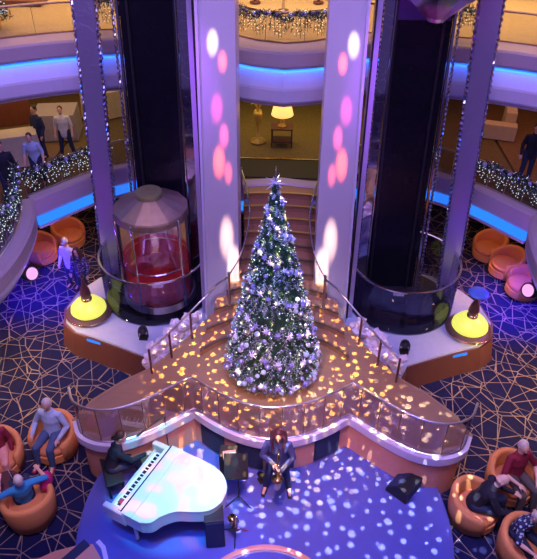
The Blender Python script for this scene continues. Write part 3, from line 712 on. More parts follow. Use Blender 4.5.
    for k in range(6):
        a = 2*PI*k/6; d = Vector((math.cos(a)*.5, -math.sin(a), .3)).normalized(); x = Vector((0, 0, .02)); y = d.cross(x).normalized()*.02; cc = Vector(c)
        v = [bm.verts.new(q) for q in (cc+x, cc+y, cc-x, cc-y)]; tp = bm.verts.new(cc+d*.16)
        for q in range(4): bm.faces.new((v[q], v[(q+1) % 4], tp))
    t.part('star_topper', bm, 'whiteorn', label='pale lilac star')
    t.part('spike', tube(B(), [(cx, cy, c[2]), (cx, cy, c[2]+.3)], [.018, .004], 6), 'silver')
xmas()

# ------------------------------------------------------------------ tub chairs
def tub_chair(label, loc, rz, group='orange tub chairs'):
    t = Thing('tub_chair', label, 'chair', (0, 0, 0), group)
    n = 26; bm = B(); rings = []
    for i in range(n+1):
        a = math.radians(-38+256*i/n+180)   # opening faces +Y
        back = .5-.5*math.cos(2*PI*i/n)      # 0 at the arm fronts, 1 at the back
        top = .60+.20*back**.7; ro = .49+.02*back; ri = .37
        pr = [(ro-.05, .08), (ro-.01, .35), (ro, top-.07), (ro-.025, top-.01), ((ro+ri)/2, top+.015), (ri+.02, top-.01), (ri, top-.07), (ri, .35), (ri, .10)]
        rings.append([bm.verts.new((r*math.cos(a), r*math.sin(a), z)) for r, z in pr])
    m = len(rings[0])
    for a, b in zip(rings, rings[1:]):
        for k in range(m): bm.faces.new((a[k], a[(k+1) % m], b[(k+1) % m], b[k]))
    bm.faces.new(rings[0][::-1]); bm.faces.new(rings[-1])
    t.part('backrest', bm, 'orange', True, local=True)
    t.part('seat_base', lathe(B(), [(0, .08), (.40, .08), (.42, .12), (.42, .30), (0, .30)], (0, .02, 0), 32), 'orange', local=True)
    t.part('seat_cushion', lathe(B(), [(0, .30), (.36, .30), (.385, .34), (.385, .40), (.34, .445), (.15, .46), (0, .46)], (0, .03, 0), 32), 'orangein', True, local=True)
    for a in (45, 135, 225, 315):
        t.part('leg', tube(B(), [(.33*math.cos(math.radians(a)), .33*math.sin(math.radians(a)), .09), (.36*math.cos(math.radians(a)), .36*math.sin(math.radians(a)), .0)], [.022, .014], 8), 'steel', local=True)
    t.o.location = loc; t.o.rotation_euler = (0, 0, rz)
    return t.o
D = math.radians
ch = tub_chair('orange tub chair holding the grey-haired man in the pale blue shirt', (-4.50, 8.22, 0), D(168), 'orange tub chairs beside the stage')
chairs = [
    ('orange tub chair seen from behind holding the person in the turquoise top', (-4.50, 6.72, 0), D(28), 'orange tub chairs beside the stage'),
    ('orange tub chair cut off by the left edge beside the blue-shirted man', (-5.47, 7.75, 0), D(200), 'orange tub chairs beside the stage'),
    ('orange tub chair nearest the stage on the right, holding the bald man in black', (3.92, 7.06, 0), D(-118), 'orange tub chairs beside the stage'),
    ('orange tub chair at the right holding the person in the dark red shirt', (4.76, 7.70, 0), D(-150), 'orange tub chairs beside the stage'),
    ('orange tub chair in the lower right corner holding the woman in the floral blouse', (4.66, 6.30, 0), D(-140), 'orange tub chairs beside the stage'),
    ('salmon tub chair under the right balcony, nearest the mirrored pillar', (6.15, 15.75, 0), D(120), 'tub chairs under the balconies'),
    ('salmon tub chair under the right balcony, middle one of the row of three', (6.45, 14.95, 0), D(110), 'tub chairs under the balconies'),
    ('salmon tub chair under the right balcony, nearest the bay and the pink stage light', (6.70, 14.05, 0), D(100), 'tub chairs under the balconies'),
    ('salmon tub chair in the shade under the left balcony light strip, nearer the lift shaft', (-6.35, 15.7, 0), D(-120), 'tub chairs under the balconies'),
    ('salmon tub chair in the shade under the left balcony, nearer the bay', (-6.95, 14.9, 0), D(-110), 'tub chairs under the balconies')]
for lb, lc, rz, g in chairs: dup(ch, lc, rz, lb, g)
bm = B(); uvball(bm, (-4.25, 7.08, .60), .17, (.7, 1.1, 1.2)); c_ = link('cushion', bm, 'magenta', loc=(-4.25, 7.08, .5), smooth=True); tag(c_, 'magenta cushion tucked inside the tub chair of the person in turquoise', 'cushion')

# ------------------------------------------------------------------ people
def V(*a): return Vector(a)
def human(label, loc, face, seat=False, lean=0., arms=None, shirt='whitesh', sleeve='long', pants='greytr', hair='short', hairm='hairbr', skin='skin',
          sc=1., turn=0., nod=10., spread=.0, shoes='shoe', vox=.011, group=None, knees=None, jacket=False, cap=None):
    hz = .52 if seat else .93
    Pz = V(0, 0, hz); ln = D(lean); s = V(0, math.sin(ln), math.cos(ln))
    chest = Pz+s*.30; nb = Pz+s*.50; f = V(0, math.cos(ln), -math.sin(ln))
    hp = D(nod); hd = nb+V(0, math.sin(ln*.7+hp*.4)*.2, math.cos(ln*.7+hp*.4)*.2)
    arms = arms or {}
    J = {}
    for sg in (-1, 1):
        sh = nb-s*.06+V(sg*.185, 0, 0)
        el, wr = arms.get(sg, ((sg*.07, -.02, -.28), (sg*.08, .12, -.50)))
        J[sg] = (sh, sh+V(*el), sh+V(*wr))
    def legj(sg):
        hip = Pz+V(sg*.095, 0, -.02)
        if seat:
            kx, ky = knees or (.14+spread, .44)
            return hip, V(sg*kx, ky, hz-.02), V(sg*(kx+.01), ky+.05, .09), V(sg*(kx+.03), ky+.20, .05)
        return hip, V(sg*(.10+spread), .03, .50), V(sg*(.12+spread*1.6), -.01, .09), V(sg*(.14+spread*1.8), .15, .05)
    def torso(b, g=0):
        tube(b, [Pz-s*.06, Pz+s*.08, Pz+s*.20, chest, nb-s*.07, nb-s*.01], [(.165+g, .115+g), (.150+g, .10+g), (.145+g, .10+g), (.175+g, .115+g), (.17+g, .09+g), (.08+g, .065+g)], 16, xd=(1, 0, 0))
    def upper(b, sg, g=0, fore=True):
        sh, el, wr = J[sg]
        tube(b, [nb-s*.075+V(sg*.08, 0, 0), sh, sh.lerp(el, .5), el], [.06+g, .058+g, .05+g, .042+g], 10)
        if fore: tube(b, [el, el.lerp(wr, .35), wr], [.041+g, .040+g, .028+g], 10)
    def legs(b, g=0):
        for sg in (-1, 1):
            hp_, kn, an, to = legj(sg)
            tube(b, [hp_, hp_.lerp(kn, .5), kn], [.088+g, .075+g, .056+g], 12); tube(b, [kn, kn.lerp(an, .35), an], [.055+g, .055+g, .038+g], 12)
    HR = Matrix.Translation(hd) @ Matrix.Rotation(D(turn), 4, 'Z') @ Matrix.Rotation(-hp-ln*.5, 4, 'X')
    def H(b, c, r, scl, seg=14): uvball(b, (0, 0, 0), 1, seg=seg, rings=10); return b
    def hball(b, c, scl):
        m = HR @ Matrix.Translation(c) @ Matrix.Diagonal((scl[0], scl[1], scl[2], 1)); bmesh.ops.create_uvsphere(b, u_segments=16, v_segments=10, radius=1, matrix=m)
    b = B(); torso(b); legs(b)
    tube(b, [nb-s*.03, hd-V(0, 0, .03)], [.058, .052], 12)
    hball(b, (0, 0, .015), (.076, .095, .115)); hball(b, (0, .03, -.055), (.056, .060, .055))
    hball(b, (0, .098, -.008), (.013, .02, .028)); hball(b, (0, .105, -.022), (.018, .014, .012))
    for sg in (-1, 1): hball(b, (sg*.078, -.005, -.005), (.014, .024, .034)); hball(b, (sg*.030, .080, .032), (.024, .014, .010))
    for sg in (-1, 1):
        upper(b, sg); sh, el, wr = J[sg]; d = (wr-el).normalized(); sd = d.cross(V(0, 0, 1))
        sd = (V(1, 0, 0) if sd.length < .2 else sd.normalized())*sg; dn = d.cross(sd).normalized()
        if dn.z > 0: dn = -dn
        pc = wr+d*.05
        tube(b, [wr, pc, wr+d*.085], [(.028, .022), (.040, .018), (.038, .014)], 10, xd=tuple(sd))
        for k in range(4):
            o = sd*(.030-.020*k); L = (.070, .080, .075, .058)[k]; a = wr+d*.085+o
            tube(b, [a, a+d*L*.45+dn*.010, a+d*L*.75+dn*.030, a+d*L*.85+dn*.05], [.0098, .0092, .0085, .0075], 7)
        a = wr+d*.03-sd*(-.032); tube(b, [a, a+sd*.025+d*.03, a+sd*.030+d*.06+dn*.02], [.0125, .011, .009], 7)
        _, _, an, to = legj(sg); tube(b, [an, to], [.035, .03], 8)
    body = link('person', b, skin, None, (0, 0, 0), True)
    tag(body, label, 'person', group)
    md = body.modifiers.new('r', 'REMESH'); md.mode = 'VOXEL'; md.voxel_size = min(vox, .011); md.use_smooth_shade = True
    def piece(name, b, m, v=None, rem=True):
        o = link(name, b, m, body, None, True)
        if rem:
            md = o.modifiers.new('r', 'REMESH'); md.mode = 'VOXEL'; md.voxel_size = v or vox; md.use_smooth_shade = True
            sm = o.modifiers.new('s', 'SMOOTH'); sm.iterations = 3
        return o
    b = B(); torso(b, .018)
    for sg in (-1, 1): upper(b, sg, .014, sleeve == 'long')
    if not seat: tube(b, [Pz-s*.14, Pz+s*.02], [(.175, .125), (.172, .122)], 16, xd=(1, 0, 0))
    piece('jacket' if jacket else 'shirt', b, shirt)
    b = B(); legs(b, .018); tube(b, [Pz-s*.07, Pz+s*.04], [(.175, .125), (.165, .118)], 16, xd=(1, 0, 0)); piece('trousers', b, pants)
    if not seat or shoes:
        for sg in (-1, 1):
            _, _, an, to = legj(sg); b = B(); tube(b, [an-V(0, .03, .035), an.lerp(to, .5)-V(0, 0, .02), to+V(0, .03, -.015)], [(.042, .042), (.046, .038), (.040, .028)], 10, xd=(1, 0, 0)); piece('shoe', b, shoes, rem=False)
    b = B()
    if hair == 'short':
        hball(b, (0, -.022, .040), (.085, .092, .105)); hball(b, (0, -.045, -.01), (.078, .065, .075))
    elif hair == 'long':
        hball(b, (0, -.020, .040), (.090, .096, .108)); hball(b, (0, -.055, -.06), (.095, .06, .12))
        for sg in (-1, 1):
            for q in range(4):
                a = HR @ V(sg*(.070+.008*q), .055-.035*q, .06); c = HR @ V(sg*(.095+.012*q), .075-.04*q, -.10); e = nb+V(sg*(.09+.02*q), .12-.03*q, -.16-.04*(q % 2))
                tube(b, [a, a.lerp(c, .5)+V(sg*.012, 0, 0), c, c.lerp(e, .6), e], [.022, .028, .028, .024, .010], 8)
    elif hair == 'bald':
        hball(b, (0, -.045, -.005), (.082, .062, .050))
    if b.verts: piece('hair', b, hairm, .010)
    else: b.free()
    if cap:
        b = B(); hball(b, (0, -.01, .055), (.090, .100, .085)); hball(b, (0, .09, .05), (.06, .07, .012)); piece('cap', b, cap, .010)
    for sg in (-1, 1):
        b = B(); hball(b, (sg*.030, .088, .015), (.013, .008, .007)); piece('eye', b, 'eye', rem=False)
    b = B(); hball(b, (0, .088, -.055), (.022, .010, .006)); piece('mouth', b, 'lip', rem=False)
    body.location = loc; body.rotation_euler = (0, 0, D(face)); body.scale = (sc,)*3
    return body
# face: 0 looks away from the camera (+Y), 180 towards it
human('saxophone player with long auburn hair and denim jacket standing on the stage', (.16, 7.32, .3), 178, arms={-1: ((-.09, .08, -.26), (.12, .29, -.40)), 1: ((.09, .08, -.25), (-.12, .28, -.22))},
      shirt='denim', pants='darknavy', hair='long', hairm='hairred', nod=16, spread=.06, vox=.009, jacket=True, sc=1.03)
human('dark-haired pianist in black seated at the white grand piano', (-3.02, 7.36, .3), -62, seat=True, lean=20, arms={-1: ((-.10, .16, -.24), (-.02, .42, -.24)), 1: ((.06, .18, -.22), (.02, .44, -.22))},
      shirt='blacksuit', pants='darknavy', hair='short', hairm='hairbr', nod=22, vox=.009, jacket=True, sc=1.04, turn=-10)
human('grey-haired man in pale blue shirt and jeans seated in an orange tub chair', (-4.52, 8.32, 0), 172, seat=True, lean=-8, arms={-1: ((-.14, .04, -.26), (-.06, .28, -.36)), 1: ((.14, .04, -.26), (.12, .26, -.36))},
      shirt='shirtblue', pants='jeans', hair='short', hairm='hairgr', nod=25, vox=.009, sc=1.06, spread=.0, shoes='redshoe')
human('person in turquoise top with grey hair leaning back in a tub chair, arm raised', (-4.58, 6.78, 0), 35, seat=True, lean=-12, arms={-1: ((-.22, .05, -.08), (-.12, .30, .04)), 1: ((.26, .02, -.08), (.20, .26, -.06))},
      shirt='turq', sleeve='short', pants='darknavy', hair='short', hairm='hairgr', nod=0, vox=.009, sc=1.0)
human('bald man in black top leaning forward in the right front tub chair', (3.90, 7.08, 0), -100, seat=True, lean=24, arms={-1: ((-.08, .14, -.24), (.0, .40, -.26)), 1: ((.08, .14, -.24), (.0, .38, -.30))},
      shirt='blacksuit', pants='darknavy', hair='bald', hairm='skin2', skin='skin2', nod=15, vox=.009, sc=1.12, jacket=True)
human('grey-haired person in dark red shirt seated in the right rear tub chair', (4.80, 7.74, 0), -160, seat=True, lean=-6, arms={-1: ((-.14, .12, -.24), (-.02, .36, -.30)), 1: ((.14, .12, -.24), (.0, .36, -.28))},
      shirt='maroon', sleeve='short', pants='greytr', hair='short', hairm='hairgr', skin='skin2', nod=18, vox=.009, sc=1.08)
human('woman in blue and white floral blouse seated in the lower right tub chair', (4.54, 6.58, 0), -150, seat=True, lean=20, arms={-1: ((-.12, .14, -.24), (-.04, .38, -.28)), 1: ((.12, .14, -.24), (.02, .38, -.28))},
      shirt='floral', sleeve='short', pants='darknavy', hair='short', hairm='hairgr', skin='skin2', nod=20, vox=.009, sc=1.05)
human('person in pink trousers in the chair cut off by the left edge', (-5.50, 7.85, 0), 200, seat=True, lean=-8, shirt='maroon', pants='peach', hair='short', hairm='hairgr', vox=.012)
human('man in white cap and cream shirt walking on the patterned floor', (-5.68, 13.72, 0), 165, shirt='whitesh', pants='darknavy', hair='short', hairm='hairgr', cap='pearl', nod=15, vox=.014, sc=.93)
human('woman in dark patterned top beside the man in the white cap', (-5.30, 13.42, 0), 170, shirt='stripe', pants='darknavy', hair='long', hairm='hairbr', vox=.014, sc=.88)
human('man in light blue polo shirt leaning at the left garland on the middle deck', (-5.98, 13.80, L1), 190, lean=14, shirt='shirtblue', sleeve='short', pants='darknavy', hair='short', hairm='hairbr', vox=.014, sc=.82)
human('man in dark jacket at the left edge of the middle deck', (-6.35, 12.9, L1), 210, shirt='blacksuit', pants='darknavy', hair='short', hairm='hairbk', vox=.014, sc=.9)
human('person in dark clothes by the grey cloth table on the middle deck', (-6.35, 15.2, L1), 150, shirt='darknavy', pants='darknavy', hair='short', hairm='hairbk', vox=.014, sc=.82)
human('man in white shirt and dark trousers walking on the middle deck', (-5.72, 15.3, L1), 190, shirt='whitesh', sleeve='short', pants='darknavy', hair='short', hairm='hairbr', vox=.014, spread=.05, sc=.8)
human('person in dark clothes on the right side of the middle deck', (6.15, 14.7, L1), 170, shirt='blacksuit', pants='darknavy', hair='short', hairm='hairbk', vox=.014, sc=.88)

# ------------------------------------------------------------------ piano
PM = Matrix(((-.42, .908, 0, -2.42), (-.908, -.42, 0, 6.90), (0, 0, 1, .3), (0, 0, 0, 1)))
def pw(x, y, z=0): return PM @ Vector((x, y, z))
pn = Thing('grand_piano', 'white grand piano with closed lid lit cyan and pink, on the stage', 'piano', pw(0, .7))
def ppart(name, bm, m, smooth=False, parent=None, label=None):
    bmesh.ops.transform(bm, matrix=PM, verts=bm.verts); return pn.part(name, bm, m, smooth, parent, label)
cv = [tuple(v)[:2] for v in catmull([(-.78, 1.12, 0), (-.70, 1.42, 0), (-.50, 1.63, 0), (-.22, 1.70, 0), (.04, 1.60, 0), (.20, 1.36, 0), (.33, 1.10, 0), (.52, .93, 0), (.70, .84, 0), (.79, .68, 0)], 4)]
ol = [(-.79, .30)]+cv+[(.79, .30)]
def shr(k): return [(x*k, .9+(y-.9)*k) for x, y in ol]
ppart('case', prism(B(), shr(.985), .66, .94), 'piano')
ppart('lid', prism(B(), ol, .945, .975), 'piano')
ppart('lid_fold', prism(B(), [(-.79, .28), (.79, .28), (.79, .50), (-.79, .50)], .976, .992), 'piano')
b = B(); box(b, (0, .13, .66), (1.58, .42, .12), bev=.01); ppart('keybed', b, 'piano')
for x in (-.74, .74):
    b = B(); box(b, (x, .10, .82), (.11, .46, .22), bev=.03); ppart('arm', b, 'piano')
b = B(); box(b, (0, -.06, .75), (1.38, .05, .06), bev=.01); ppart('key_slip', b, 'piano')
b = B(); box(b, (0, .185, .86), (1.38, .02, .18)); ppart('fallboard', b, 'black', label='black fallboard')
b = B(); box(b, (0, .055, .765), (1.25, .17, .04)); kb = ppart('keyboard', b, 'ivory', label='white keys')
b = B()
for k in range(52):
    if k % 7 in (0, 1, 3, 4, 5): box(b, (-.62+.0238*(k+.5)+.012, .085, .795), (.015, .11, .02))
o = ppart('black_keys', b, 'black', parent=kb, label='black keys')
b = B(); box(b, (0, .225, .975), (1.50, .07, .03), bev=.004); ppart('music_shelf', b, 'piano')
b = B(); box(b, (0, .272, .985), (1.54, .022, .03)); ppart('music_slot', b, 'black', label='black gap along the lid')
b = B(); box(b, (0, .155, .80), (1.27, .03, .08)); ppart('felt_strip', b, 'black', label='black strip behind the keys')
for x, y in ((-.66, .42), (.66, .42), (-.22, 1.45)):
    b = lathe(B(), [(0, .60), (.07, .66), (.075, .60), (.05, .52), (.035, .18), (.045, .12), (.03, .07), (0, .07)][1:], (x, y, 0), 16); lg = ppart('leg', b, 'piano', True)
    b = lathe(B(), [(0, -.028), (.02, -.028), (.03, -.014), (.03, .014), (.02, .028), (0, .028)], (0, 0, 0), 14, Matrix.Translation((x, y, .032)) @ Matrix.Rotation(PI/2, 4, 'Y')); ppart('caster', b, 'brass', True, parent=lg, label='brass caster')
b = B(); box(b, (-.07, .45, .35), (.03, .05, .6)); box(b, (.07, .45, .35), (.03, .05, .6)); box(b, (0, .45, .08), (.26, .10, .08)); ly = ppart('lyre', b, 'piano')
for x in (-.07, 0, .07):
    b = B(); box(b, (x, .36, .05), (.025, .14, .012)); ppart('pedal', b, 'brass', parent=ly, label='brass pedal')
def onp(name, bm, m, label, cat, c, smooth=False):
    bmesh.ops.transform(bm, matrix=PM, verts=bm.verts); return tag(link(name, bm, m, loc=PM @ Vector(c), smooth=smooth), label, cat)
b = B(); box(b, (.52, .06, .812), (.10, .09, .012)); onp('card', b, 'redobj', 'small red card lying at the near end of the piano keyboard', 'card', (.52, .06, .806))
# bench
bc = Vector((-3.02, 7.30, .3))
bt = Thing('piano_bench', 'black padded bench under the pianist', 'bench', bc)
R28 = Matrix.Translation(bc) @ Matrix.Rotation(D(-65), 4, 'Z')
b = B(); box(b, (0, 0, .415), (.72, .34, .07), mtx=R28, bev=.02); bt.part('seat', b, 'blackmat')
for x in (-.31, .31):
    for y in (-.13, .13): b = B(); box(b, (x, y, .19), (.04, .04, .38), mtx=R28); bt.part('leg', b, 'blackmat')

# ------------------------------------------------------------------ stage equipment
ms = Thing('music_stand', 'black music stand with tilted desk between piano and saxophone player', 'music stand', (-.56, 7.02, .3))
mm = Matrix.Translation((-.60, 7.10, 1.30)) @ Matrix.Rotation(D(4), 4, 'Z') @ Matrix.Rotation(D(-38), 4, 'X')
b = B(); box(b, (0, 0, 0), (.44, .02, .46), mtx=mm, bev=.004); box(b, (0, -.04, -.22), (.44, .07, .012), mtx=mm); ms.part('desk', b, 'blackmat')
ms.part('pole', tube(B(), [(-.57, 7.05, 1.25), (-.56, 7.02, .42)], .014, 8), 'blackmat')
for a in (90, 210, 330): ms.part('leg', tube(B(), [(-.56, 7.02, .48), (-.56+.28*math.cos(D(a)), 7.02+.28*math.sin(D(a)), .31)], .011, 6), 'blackmat')
bx = Thing('small_box', 'small peach coloured box with white paper behind the music stand', 'box', (-.78, 7.5, 1.0))
b = B(); box(b, (-.76, 7.50, 1.08), (.26, .16, .07), .2, bev=.015); bx.part('body', b, 'peach'); b = B(); box(b, (-.70, 7.48, 1.12), (.12, .1, .012), .3); bx.part('paper', b, 'paper')
b = B(); box(b, (-.80, 7.62, .67), (.34, .28, .74), bev=.02); tag(link('amplifier', b, 'blackmat', loc=(-.80, 7.62, .3)), 'black amplifier box between piano tail and wall, under the peach box', 'amplifier')
def saxo(name, label, M4, cat='saxophone'):
    t = Thing(name, label, cat, M4.to_translation())
    def tp(nm_, b, m, sm=True, lab=None): bmesh.ops.transform(b, matrix=M4, verts=b.verts); return t.part(nm_, b, m, sm, label=lab)
    pts = catmull([(0, -.10, .62), (0, -.04, .63), (0, -.01, .54), (0, 0, .30), (0, .01, .12), (0, .05, .03), (0, .10, .06), (0, .12, .16), (0, .14, .30)], 4)
    n = len(pts); rr = [.010+.030*min(1, i/(n*.55)) for i in range(n)]
    for i in range(int(n*.72), n): rr[i] = .04+.06*((i-n*.72)/(n*.28))**2
    tp('body', tube(B(), pts, rr, 14, caps=False), 'brass')
    tp('mouthpiece', tube(B(), [(0, -.10, .62), (0, -.17, .60)], [.011, .008], 8), 'blackmat', lab='black mouthpiece')
    for k in range(7): tp('key', lathe(B(), [(0, 0), (.018, 0), (.018, .008), (0, .010)], (0, 0, 0), 10, Matrix.Translation((0, .035, .16+.05*k)) @ Matrix.Rotation(-PI/2, 4, 'X')), 'brass')
saxo('saxophone', 'brass saxophone held by the long-haired player', Matrix.Translation((.17, 6.90, 1.02)) @ Matrix.Rotation(D(178), 4, 'Z') @ Matrix.Rotation(D(8), 4, 'X') @ Matrix.Diagonal((1.25, 1.15, 1.2, 1)))
saxo('saxophone', 'second saxophone resting on a floor stand beside the black loudspeaker', Matrix.Translation((-.56, 6.30, .40)) @ Matrix.Rotation(D(30), 4, 'Z'))
stn = Thing('instrument_stand', 'small black tripod stand carrying the resting saxophone', 'stand', (-.56, 6.3, .3))
for a in (30, 150, 270): stn.part('leg', tube(B(), [(-.56, 6.3, .55), (-.56+.24*math.cos(D(a)), 6.3+.24*math.sin(D(a)), .31)], .011, 6), 'redobj' if a == 30 else 'blackmat')
stn.part('cradle', tube(B(), [(-.66, 6.3, .55), (-.56, 6.24, .56), (-.46, 6.3, .55)], .012, 6), 'blackmat')
sp = Thing('loudspeaker', 'tall dark loudspeaker beside the piano tail at the lower picture edge', 'speaker', (-.92, 6.22, .3))
b = B(); box(b, (-.92, 6.22, .72), (.34, .32, .84), .15, bev=.02); sp.part('cabinet', b, 'blackmat')
b = B(); box(b, (-.897, 6.055, .72), (.29, .012, .76), .15); sp.part('grille', b, 'darknavy')
def wedge(label, c, rz, w=.5, d=.40, h=.34):
    t = Thing('stage_monitor', label, 'monitor speaker', c)
    m = Matrix.Translation(c) @ Matrix.Rotation(rz, 4, 'Z')
    b = B(); pf_ = [(-d/2, 0), (d/2, 0), (d/2, h*.35), (-d*.05, h), (-d/2, h*.85)]
    a = [b.verts.new(m @ Vector((-w/2, y, z))) for y, z in pf_]; e = [b.verts.new(m @ Vector((w/2, y, z))) for y, z in pf_]
    for k in range(5): b.faces.new((a[k], a[(k+1) % 5], e[(k+1) % 5], e[k]))
    b.faces.new(a[::-1]); b.faces.new(e); t.part('cabinet', b, 'blackmat')
    b = B(); y0, z0, y1, z1 = d/2-.02, h*.35+.02, -d*.05+.03, h-.02
    q = [b.verts.new(m @ Vector((x, y+.006, z+.006))) for x, y, z in ((-w*.46, y0, z0), (w*.46, y0, z0), (w*.46, y1, z1), (-w*.46, y1, z1))]
    q2 = [b.verts.new(m @ Vector((x, y-.004, z-.004))) for x, y, z in ((-w*.46, y0, z0), (w*.46, y0, z0), (w*.46, y1, z1), (-w*.46, y1, z1))]
    b.faces.new(q); b.faces.new(q2[::-1])
    for k in range(4): b.faces.new((q[k], q[(k+1) % 4], q2[(k+1) % 4], q2[k]))
    t.part('grille', b, 'darknavy')
wedge('large dark wedge monitor speaker on the right of the stage', (2.66, 7.50, .3), D(50), .66, .46, .34)
ml = Thing('floor_spotlight', 'small floor spotlight with pale lens standing left of the saxophone player', 'spotlight', (-.13, 7.55, .3))
mr_ = Matrix.Translation((-.12, 7.52, .40)) @ Matrix.Rotation(D(35), 4, 'Z') @ Matrix.Rotation(D(65), 4, 'X')
ml.part('housing', lathe(B(), [(0, -.16), (.05, -.16), (.07, -.05), (.07, .12), (.05, .12), (0, .10)], (0, 0, 0), 16, mr_), 'blackmat', True)
ml.part('lens', lathe(B(), [(0, .122), (.05, .122), (.05, .128), (0, .130)], (0, 0, 0), 16, mr_), 'pearl')
b = B(); box(b, (-.12, 7.52, .315), (.2, .14, .03), .6); ml.part('base', b, 'blackmat')
mc = Thing('microphone_stand', 'thin microphone stand at the far end of the piano keyboard', 'microphone', (-2.05, 7.98, .3))
mc.part('pole', tube(B(), [(-2.05, 7.98, .31), (-2.05, 7.98, 1.55)], .010, 6), 'blackmat'); mc.part('base', lathe(B(), [(0, .0), (.13, .0), (.13, .02), (0, .03)], (-2.05, 7.98, .3), 20), 'blackmat')
mc.part('boom', tube(B(), [(-2.05, 7.98, 1.55), (-2.36, 7.55, 1.62)], .008, 6), 'blackmat'); mc.part('microphone', tube(B(), [(-2.36, 7.55, 1.62), (-2.45, 7.45, 1.60)], [.018, .024], 8), 'blackmat', True)

# low curved wooden step, lower left
ls = Thing('side_platform', 'low salmon wood platform with purple edge in the lower left corner', 'platform', (-3.9, 5.4, 0))
po = [(-3.12, 6.02), (-3.4, 5.98), (-3.75, 5.86), (-4.15, 5.62), (-4.6, 5.2), (-4.9, 4.6), (-2.9, 4.6), (-2.75, 5.2), (-2.86, 5.7)]
ls.part('top', prism(B(), po, .26, .31), 'salmon'); ls.part('wall', prism(B(), [( -4+(x+4)*.98, 5.3+(y-5.3)*.98) for x, y in po], 0, .26), 'plwall')
ls.part('edge_trim', sweep(B(), [(-3.05, 6.06, 0), (-2.92, 5.95, 0), (-2.80, 5.7, 0), (-2.7, 5.2, 0), (-2.8, 4.7, 0)][::-1], [(-.03, .2), (.05, .2), (.05, .34), (-.03, .34)]), 'lav')
b = B(); box(b, (-3.42, 5.80, .312), (.18, .62, .012), D(-38)); ls.part('stripe', b, 'darknavy')

# side table with drinks by the left chairs
tb = Thing('side_table', 'small dark round table with drinks between the left tub chairs', 'table', (-5.02, 7.05, 0))
tb.part('table_top', lathe(B(), [(0, .52), (.26, .52), (.27, .54), (.26, .56), (0, .56)], (-5.02, 7.05, 0), 28), 'darkwood'); tb.part('column', tube(B(), [(-5.02, 7.05, .02), (-5.02, 7.05, .52)], .03, 10), 'steel'); tb.part('foot', lathe(B(), [(0, 0), (.2, 0), (.2, .02), (0, .03)], (-5.02, 7.05, 0), 24), 'steel')
for x, y, lb in ((-4.92, 7.12, 'glass with straw on the small dark table, nearer the blue-shirted man'), (-5.05, 6.95, 'empty glass on the small dark table by the left picture edge')):
    g = Thing('drinking_glass', lb, 'glass', (x, y, .56)); g.part('tumbler', lathe(B(), [(0, 0), (.03, 0), (.037, .13), (.034, .13), (.028, .01), (0, .01)], (x, y, .56), 16), 'glass', True)
    if x > -5: g.part('straw', tube(B(), [(x, y, .58), (x-.05, y+.04, .80)], .006, 5), 'paper')

# ------------------------------------------------------------------ stage lights under the bays
def movhead(s, sd, lensm):
    x = s*5.92; y = 11.66; z = 2.05
    t = Thing('stage_light', f'bright moving-head stage light hung below the {sd} bay balcony', 'stage light', (x, y, 2.32))
    b = B(); box(b, (x, y, z+.22), (.24, .24, .10), bev=.02); t.part('base', b, 'blackmat')
    b = B(); box(b, (x, y-.13, z+.06), (.06, .03, .28)); box(b, (x, y+.13, z+.06), (.06, .03, .28)); t.part('yoke', b, 'blackmat')
    m = Matrix.Translation((x, y, z)) @ Matrix.Rotation(-s*D(115), 4, 'Y')
    m = Matrix.Translation((x-s*.08, y, z-.02)) @ (Vector((-s*.75, -.5, .35)).to_track_quat('Z', 'Y').to_matrix().to_4x4()) @ Matrix.Scale(1.5, 4)
    t.part('housing', lathe(B(), [(0, -.16), (.09, -.15), (.12, 0), (.12, .12), (.10, .12), (.10, .10), (0, .10)], (0, 0, 0), 20, m), 'blackmat', True)
    t.part('lens', lathe(B(), [(0, .105), (.098, .105), (.098, .115), (.05, .135), (0, .14)], (0, 0, 0), 20, m), lensm, True, label='glowing lens')
movhead(-1, 'left', 'lens'); movhead(1, 'right', 'lens')
t = Thing('strip_light', 'cyan glowing strip light under the left bay beside the pink stage light', 'strip light', (-6.1, 10.9, 2.3))
b = B(); box(b, (-6.10, 10.9, 2.32), (.16, .9, .06), D(8)); t.part('housing', b, 'blackmat'); b = B(); box(b, (-6.01, 10.9, 2.30), (.05, .84, .05), D(8)); t.part('tube', b, 'cyanlens')

# ------------------------------------------------------------------ middle deck furniture
lp = Thing('table_lamp', 'lit table lamp with orange shade on a small table on the middle deck', 'lamp', (-.05, 16.35, L1+.55))
z0 = L1+.55
lp.part('base', lathe(B(), [(0, 0), (.12, 0), (.12, .03), (.04, .06), (.07, .18), (.03, .3), (.015, .42), (0, .42)], (-.05, 16.35, z0), 20), 'gold', True)
lp.part('lamp_shade', lathe(B(), [(.30, .34), (.22, .66), (.21, .66), (.29, .34), (.30, .34)], (-.05, 16.35, z0), 28), 'shade', True, label='glowing orange shade')
tt = Thing('side_table', 'small dark table under the lit lamp on the middle deck', 'table', (-.05, 16.35, L1))
b = B(); box(b, (-.05, 16.35, L1+.53), (.60, .44, .04), bev=.008); tt.part('table_top', b, 'darkwood')
b = B(); box(b, (-.05, 16.35, L1+.15), (.54, .38, .03)); tt.part('shelf', b, 'darkwood')
for x in (-.27, .27):
    for y in (-.18, .18): b = B(); box(b, (-.05+x, 16.35+y, L1+.25), (.04, .04, .51)); tt.part('leg', b, 'darkwood')
fs = Thing('floor_vase', 'pale gold pedestal vase with branches beside the lit lamp on the middle deck', 'vase', (-.72, 16.5, L1))
fs.part('pedestal', lathe(B(), [(0, 0), (.22, 0), (.22, .04), (.06, .08), (.045, .5), (.09, .62), (.13, .8), (.10, .92), (.08, .9), (0, .7)], (-.72, 16.5, L1), 20), 'gold', True)
